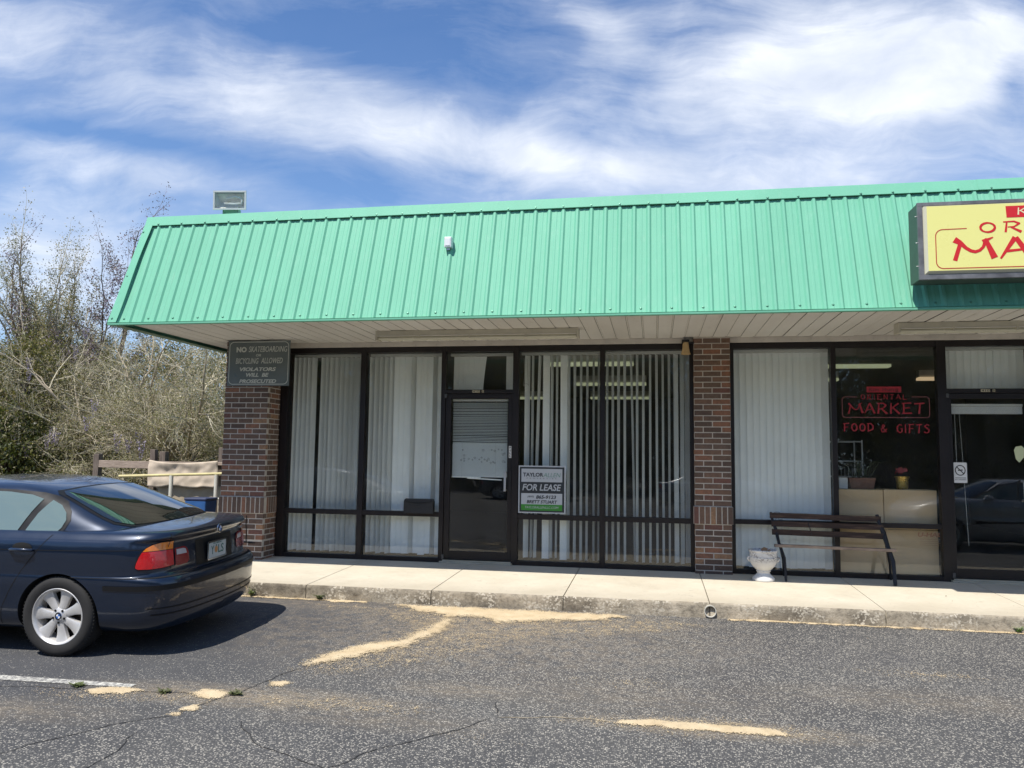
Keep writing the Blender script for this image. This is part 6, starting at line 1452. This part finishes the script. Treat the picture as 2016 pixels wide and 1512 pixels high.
L_BUDP = leaf_mat('mauve_bud_leaf', [(.22, .17, .20), (.30, .23, .32), (.16, .12, .11), (.20, .16, .12)], .25)
L_WIST = leaf_mat('wisteria_petal', [(.34, .28, .44), (.44, .37, .52), (.28, .22, .36), (.52, .46, .58), (.24, .24, .14)], .3)
m_bark = mat('grey_bark', (.36, .30, .215), .9, var=.35, vscale=8, bump=.6, bscale=30); m_twig = mat('pale_twig', (.52, .465, .335), .85, var=.30, vscale=3)
m_barkd = mat('dark_bark', (.075, .058, .045), .9, var=.3, vscale=6); m_twigd = mat('mauve_twig', (.17, .125, .115), .85, var=.3, vscale=3)
class Tree:
    def __init__(s, seed): s.r = random.Random(seed); s.thick = MB(); s.thin = MB(); s.tips = []
    def grow(s, p, d, L, r0, depth, kmax, spread=38, grav=0.0, nchild=(4, 6), wob=.16, lenf=(.5, .8), up_=0.0):
        n = 5 if depth < 2 else (4 if depth < kmax else 3); pts = [p.copy()]; dd = d.normalized(); q = p.copy()
        for i in range(n):
            dd = (dd+Vector((s.r.gauss(0, wob), s.r.gauss(0, wob), s.r.gauss(0, wob)+up_-grav*(i/n)))).normalized(); q = q+dd*L/n; pts.append(q.copy())
        r1 = r0*(.55 if depth < kmax else .35); rs = [r0+(r1-r0)*i/n for i in range(n+1)]
        (s.thick if r0 > .018 else s.thin).tube(pts, rs, 7 if r0 > .05 else (5 if r0 > .018 else 3), cap=False)
        if depth >= kmax: s.tips.append((pts[-1], dd)); s.tips.append((pts[1], dd)); return
        nc = s.r.randint(*nchild)
        for c in range(nc):
            t = (c+1.2+s.r.random()*.6)/(nc+1); i = min(n-1, int(t*n)); b = pts[i].lerp(pts[i+1], t*n-i if t*n-i <= 1 else 1)
            ax = dd.orthogonal().normalized(); ax.rotate(Matrix.Rotation(s.r.uniform(0, 2*math.pi), 3, dd))
            nd = (pts[i+1]-pts[i]).normalized(); nd.rotate(Matrix.Rotation(R(s.r.uniform(spread*.6, spread*1.3)), 3, ax))
            s.grow(b, nd, L*s.r.uniform(*lenf)*(1-.3*t), rs[i]*s.r.uniform(.42, .62), depth+1, kmax, spread, grav, nchild, wob, lenf, up_)
        nd = dd.copy(); s.grow(pts[-1], nd, L*.6, r1*.9, depth+1, kmax, spread, grav, nchild, wob, lenf, up_)
def leaves_at(centres, n_per, rad, size, rnd, droop=.0, narrow=.5):
    """leaf quads scattered round centres; returns an MB-like pair of arrays"""
    c = np.repeat(np.array([list(v) for v in centres]), n_per, axis=0); N = len(c); g = np.random.RandomState(rnd)
    c = c+g.normal(0, 1, (N, 3))*rad*np.array([1, 1, .8])/1.6
    u = g.normal(0, 1, (N, 3)); u /= np.linalg.norm(u, axis=1)[:, None]; u[:, 2] -= droop; w = g.normal(0, 1, (N, 3)); v = np.cross(u, w); v /= np.linalg.norm(v, axis=1)[:, None]
    s_ = (size*g.uniform(.6, 1.3, N))[:, None]; u = u*s_; v = v*s_*narrow
    V = np.stack([c-u, c+v*.9, c+u, c-v*.9], 1).reshape(-1, 3); F = np.arange(4*N).reshape(N, 4)
    return V, F
def np_mesh(name, V, F, m_, parent=None):
    me = bpy.data.meshes.new(name); me.vertices.add(len(V)); me.vertices.foreach_set('co', V.astype(np.float32).ravel())
    me.loops.add(F.size); me.loops.foreach_set('vertex_index', F.astype(np.int32).ravel()); me.polygons.add(len(F))
    me.polygons.foreach_set('loop_start', np.arange(0, F.size, F.shape[1], dtype=np.int32)); me.polygons.foreach_set('loop_total', np.full(len(F), F.shape[1], dtype=np.int32))
    me.materials.append(m_); me.update(calc_edges=True); o = bpy.data.objects.new(name, me); C.objects.link(o)
    if parent: o.parent = parent
    return o
def bare_tree(name, loc, seed, stems, kmax, label, cat, bark, twig, leafm=None, nl=2, lsize=.03, lrad=.1, group=None, **kw):
    root = empty(name, loc); tag(root, label, cat, group); t = Tree(seed)
    for (d_, L, r0) in stems: t.grow(Vector((t.r.uniform(-.1, .1), t.r.uniform(-.1, .1), -.1)), Vector(d_), L, r0, 0, kmax, **kw)
    t.thick.build('trunk', bark, root, smooth=True); t.thin.build('crown', twig, root)
    if leafm:
        V, F = leaves_at([p for p, d_ in t.tips], nl, lrad, lsize, seed); np_mesh('leaves', V, F, leafm, root)
    return root
def leafy_tree(name, loc, h, w, seed, label, cat, lm, n=9000, size=.06, group=None, low=.15, clumps=46, trunk=.16):
    root = empty(name, loc); tag(root, label, cat, group); rn = random.Random(seed); mb = MB()
    cl = []
    mb.tube([(0, 0, -.2), (rn.uniform(-.2, .2), rn.uniform(-.2, .2), h*.35), (rn.uniform(-.3, .3), rn.uniform(-.3, .3), h*.8)], [trunk, trunk*.75, trunk*.25], 8, cap=False)
    for k in range(clumps):
        z = h*(low+(1-low)*rn.random()**.85); rr_ = w*math.sin(math.pi*min(1, max(.12, .25+.72*(z/h-low)/(1-low))))**.6*rn.uniform(.45, 1.0); a = rn.uniform(0, 2*math.pi)
        p = Vector((rr_*math.cos(a), rr_*math.sin(a), z)); cl.append((p, rn.uniform(.5, 1.2)*w*.24))
        b = Vector((rn.uniform(-.1, .1), rn.uniform(-.1, .1), max(.3, z-rr_*.7-.2))); mb.tube([b, b.lerp(p, .5)+Vector((0, 0, .15)), p], [trunk*.3, trunk*.18, .012], 4, cap=False)
    mb.build('trunk', m_barkd, root, smooth=True)
    V = []; F = []; o = 0
    for i, (p, r__) in enumerate(cl):
        v, f = leaves_at([p], int(n/clumps*(r__/(w*.2))**1.3), r__*1.25, size, seed*100+i, droop=.2); V.append(v); F.append(f+o); o += len(v)
    np_mesh('crown', np.concatenate(V), np.concatenate(F), lm, root); return root
G0 = -.18
# dense evergreens and undergrowth at the back
ever = [(-19.5, 13.5, 5.2, 2.4, L_DARK, 'tall dark evergreen tree at the left edge behind the car'), (-17.0, 15.5, 5.6, 2.3, L_OLIVE, 'olive green tree behind the tall budding tree'), (-14.2, 14.0, 5.0, 2.3, L_OLIVE, 'olive green tree below the thin mauve tree'),
        (-11.5, 15.0, 5.2, 2.4, L_OLIVE, 'olive green tree behind the pale bare twigs'), (-8.6, 14.5, 4.9, 2.2, L_OLIVE, 'olive tree nearest the canopy corner behind the bare twigs'), (-12.3, 8.6, 2.4, 1.5, L_DARK, 'dark bushy evergreen low at the far left'),
        (-10.7, 10.6, 2.5, 1.6, L_DARK, 'dark evergreen bush behind the dark car roof'), (-6.4, 12.0, 4.2, 2.0, L_DARK, 'dark evergreen behind the brick corner pillar'), (-4.3, 13.5, 4.2, 2.0, L_OLIVE, 'olive tree hidden partly by the brick corner pillar'),
        (-13.0, 10.0, 4.5, 1.7, L_OLIVE, 'broad olive tree above the car roof at the frame edge'), (-7.9, 9.6, 2.2, 1.3, L_DARK, 'low dark bush left of the timber fence')]
EV = []
for i, (x, y, h, w, lm, lab) in enumerate(ever):
    EV.append(leafy_tree('evergreen_tree' if lm is L_DARK else 'olive_tree', (x, y, G0), h, w, 20+i, lab, 'tree', lm, n=15000 if h > 4 else 10000, size=.055, clumps=70, low=.03))
# budding tall tree and mauve tree against the sky
bare_tree('budding_tree', (-15.6, 14.2, G0), 5, [((-.03, 0, 1), 4.6, .12), ((.10, .1, 1), 4.3, .10), ((-.20, 0, 1), 4.2, .10), ((.24, 0, 1), 3.9, .09), ((-.34, .1, 1), 3.6, .08), ((.02, -.1, 1), 4.3, .09), ((-.12, .1, 1), 4.4, .09), ((.38, .1, 1), 3.3, .07)], 4,
          'tall tree with many upright stems and pale new leaves at the far left', 'tree', m_bark, m_twig, L_BUD, nl=7, lsize=.034, lrad=.17, spread=34, nchild=(3, 5), up_=.10, wob=.10, lenf=(.40, .64))
bare_tree('mauve_tree', (-13.9, 14.2, G0), 9, [((.0, 0, 1), 5.2, .12), ((-.08, .05, 1), 4.6, .09), ((.10, .05, 1), 5.0, .09), ((.2, 0, 1), 4.4, .08), ((-.16, 0, 1), 4.2, .08)], 4,
          'thin tree with mauve blossom right of the tall budding tree', 'tree', m_barkd, m_twigd, L_BUDP, nl=8, lsize=.038, lrad=.17, spread=46, nchild=(3, 4), up_=.04, wob=.13, lenf=(.34, .52))
bare_tree('budding_tree', (-18.3, 14.6, G0), 15, [((.1, 0, 1), 3.6, .09), ((-.2, .1, 1), 3.4, .08), ((.3, .1, 1), 3.3, .08), ((0, .1, 1), 3.5, .08)], 4,
          'shorter budding tree at the very left edge of the picture', 'tree', m_bark, m_twig, L_BUD, nl=2, lsize=.040, lrad=.13, spread=26, nchild=(3, 4), up_=.08, wob=.11, lenf=(.42, .66))
# sprawling bare shrubs with pale twigs
bt = [((-6.9, 8.4, G0), 31, [((-.9, -.1, .75), 2.7, .085), ((-.45, 0, 1), 2.7, .09), ((.1, -.1, 1), 2.6, .08), ((.65, -.1, .8), 2.3, .075), ((-1.2, -.2, .5), 2.5, .07), ((-.2, -.4, .9), 2.3, .07), ((-.7, -.2, 1), 2.6, .07)], 'wide bare shrub of pale tangled twigs behind the timber fence'),
      ((-9.6, 10.2, G0), 47, [((-.7, -.1, .9), 3.0, .08), ((0, 0, 1), 3.2, .09), ((.6, -.1, .9), 2.8, .08), ((-1.1, -.2, .6), 2.5, .07), ((-.3, -.2, 1), 3.1, .08), ((.3, -.2, 1), 3.0, .08)], 'bare pale twigged tree above the dark car roof'),
      ((-12.8, 12.0, G0), 61, [((-.5, -.1, 1), 3.9, .08), ((0, 0, 1), 3.9, .09), ((.5, -.1, 1), 3.7, .08), ((-.9, -.2, .8), 3.4, .07), ((.2, -.2, 1), 3.9, .08), ((-.25, -.2, 1), 3.9, .08)], 'bare pale twigged tree under the thin mauve tree'),
      ((-5.3, 9.8, G0), 53, [((-.5, -.1, .9), 2.7, .07), ((.2, 0, 1), 2.8, .08), ((.7, -.1, .7), 2.3, .07), ((-.1, -.3, .8), 2.4, .06), ((-.2, 0, 1), 2.9, .07)], 'bare pale twigged tree beside the brick corner pillar')]
for loc, sd_, st_, lab in bt:
    bare_tree('bare_tree', loc, sd_, st_, 4, lab, 'tree', m_bark, m_twig, L_BUD, nl=2, lsize=.024, lrad=.10, spread=42, grav=.07, nchild=(4, 6), wob=.18, lenf=(.50, .76), group='pale leafless trees behind the fence')
# wisteria blossom
mb = MB(); rn = random.Random(77); V, F = [], []; o = 0; proto = None
def wis(seed, L):
    g = np.random.RandomState(seed); n = 130; t = g.uniform(0, 1, n); rad = .085*(1-t*.8); a = g.uniform(0, 6.28, n)
    c = np.stack([rad*np.cos(a), rad*np.sin(a), -t*L], 1); u = g.normal(0, 1, (n, 3)); u /= np.linalg.norm(u, axis=1)[:, None]; w = g.normal(0, 1, (n, 3)); v = np.cross(u, w); v /= np.linalg.norm(v, axis=1)[:, None]
    u *= .020; v *= .014; return np.stack([c-u, c+v, c+u, c-v], 1).reshape(-1, 3), np.arange(4*n).reshape(n, 4)
ws = [np_mesh('wisteria_bloom', *wis(s_, .32+.06*s_), L_WIST) for s_ in range(3)]
spots = [(-15.9, 11.8, 5.25), (-15.6, 11.6, 5.05), (-15.3, 11.7, 5.15), (-16.0, 11.6, 4.8), (-15.45, 11.5, 4.75), (-15.1, 11.9, 4.95), (-12.3, 9.3, 3.95), (-12.0, 9.0, 3.6), (-10.2, 7.9, 1.95), (-10.0, 7.8, 1.8), (-10.35, 7.9, 1.75), (-7.6, 6.9, 1.75), (-7.3, 6.9, 1.65), (-7.1, 7.0, 1.8), (-8.5, 7.2, 2.6), (-12.6, 13.2, 7.2), (-12.9, 13.3, 7.0), (-13.0, 13.2, 6.4), (-12.8, 13.4, 6.1), (-14.9, 13, 5.9), (-11.0, 9.5, 4.3), (-11.3, 10.2, 4.9), (-9.0, 7.6, 2.2), (-6.6, 6.4, 1.6), (-11.2, 8.2, 1.5), (-11.5, 8.2, 1.7)]
for i, sp_ in enumerate(spots):
    w_ = ws[i] if i < 3 else ws[i % 3].copy()
    if i >= 3: C.objects.link(w_)
    w_.location = sp_; w_.rotation_euler = (0, 0, i*1.3); tag(w_, 'lilac wisteria bloom hanging in the thicket behind the car', 'blossom', 'wisteria blooms in the thicket')
# trees added out of view behind the viewer to darken the shop glass reflections
k = 0
for x, yr in [(a, -36) for a in np.arange(-34, 50, 4.2)]+[(a, -42) for a in np.arange(-36, 52, 4.6)]:
    src = EV[k % 5]; c_ = copy_tree(src); c_.location = (x+rn.uniform(-1, 1), yr+rn.uniform(-2, 2), -.65); c_.scale = (1.9, 1.7, 1.75+.35*rn.random()); c_.rotation_euler = (0, 0, rn.uniform(0, 6))
    c_['label'] = 'tall tree added behind the camera to darken the reflections in the shop glass'; c_['group'] = 'trees added behind the camera'; k += 1

# dead leaves and grit blown against the curb and the door sills
g = np.random.RandomState(11); n = 170
lx_ = np.concatenate([g.uniform(.2, 8.8, 110), g.uniform(0, 8.6, 60)]); ly_ = np.concatenate([-1.83-np.abs(g.normal(0, .05, 110))-(g.uniform(0, 1, 110) > .85)*g.uniform(0, 2.4, 110), -.012-np.abs(g.normal(0, .03, 60))-(g.uniform(0, 1, 60) > .7)*g.uniform(0, 1.5, 60)])
V = []
for x, y in zip(lx_, ly_):
    z = gz(y)+.005 if y < -1.79 else .0213*y+.003
    a = g.uniform(0, 6.28); r1 = g.uniform(.006, .018); r2 = r1*g.uniform(.3, .6); c_, s_ = math.cos(a), math.sin(a)
    for u, v, h in ((-1, 0, 0), (0, -1, .003), (1, 0, .006), (0, 1, .003)): V.append((x+c_*u*r1-s_*v*r2, y+s_*u*r1+c_*v*r2, z+h))
lit = np_mesh('leaf_litter', np.array(V), np.arange(4*n).reshape(n, 4), leaf_mat('dead_leaf', [(.16, .10, .05), (.10, .07, .04), (.24, .17, .09), (.07, .055, .04)], .1))
tag(lit, 'scattered dead leaves and grit along the curb foot and shop sills', 'leaf litter', kind='stuff')
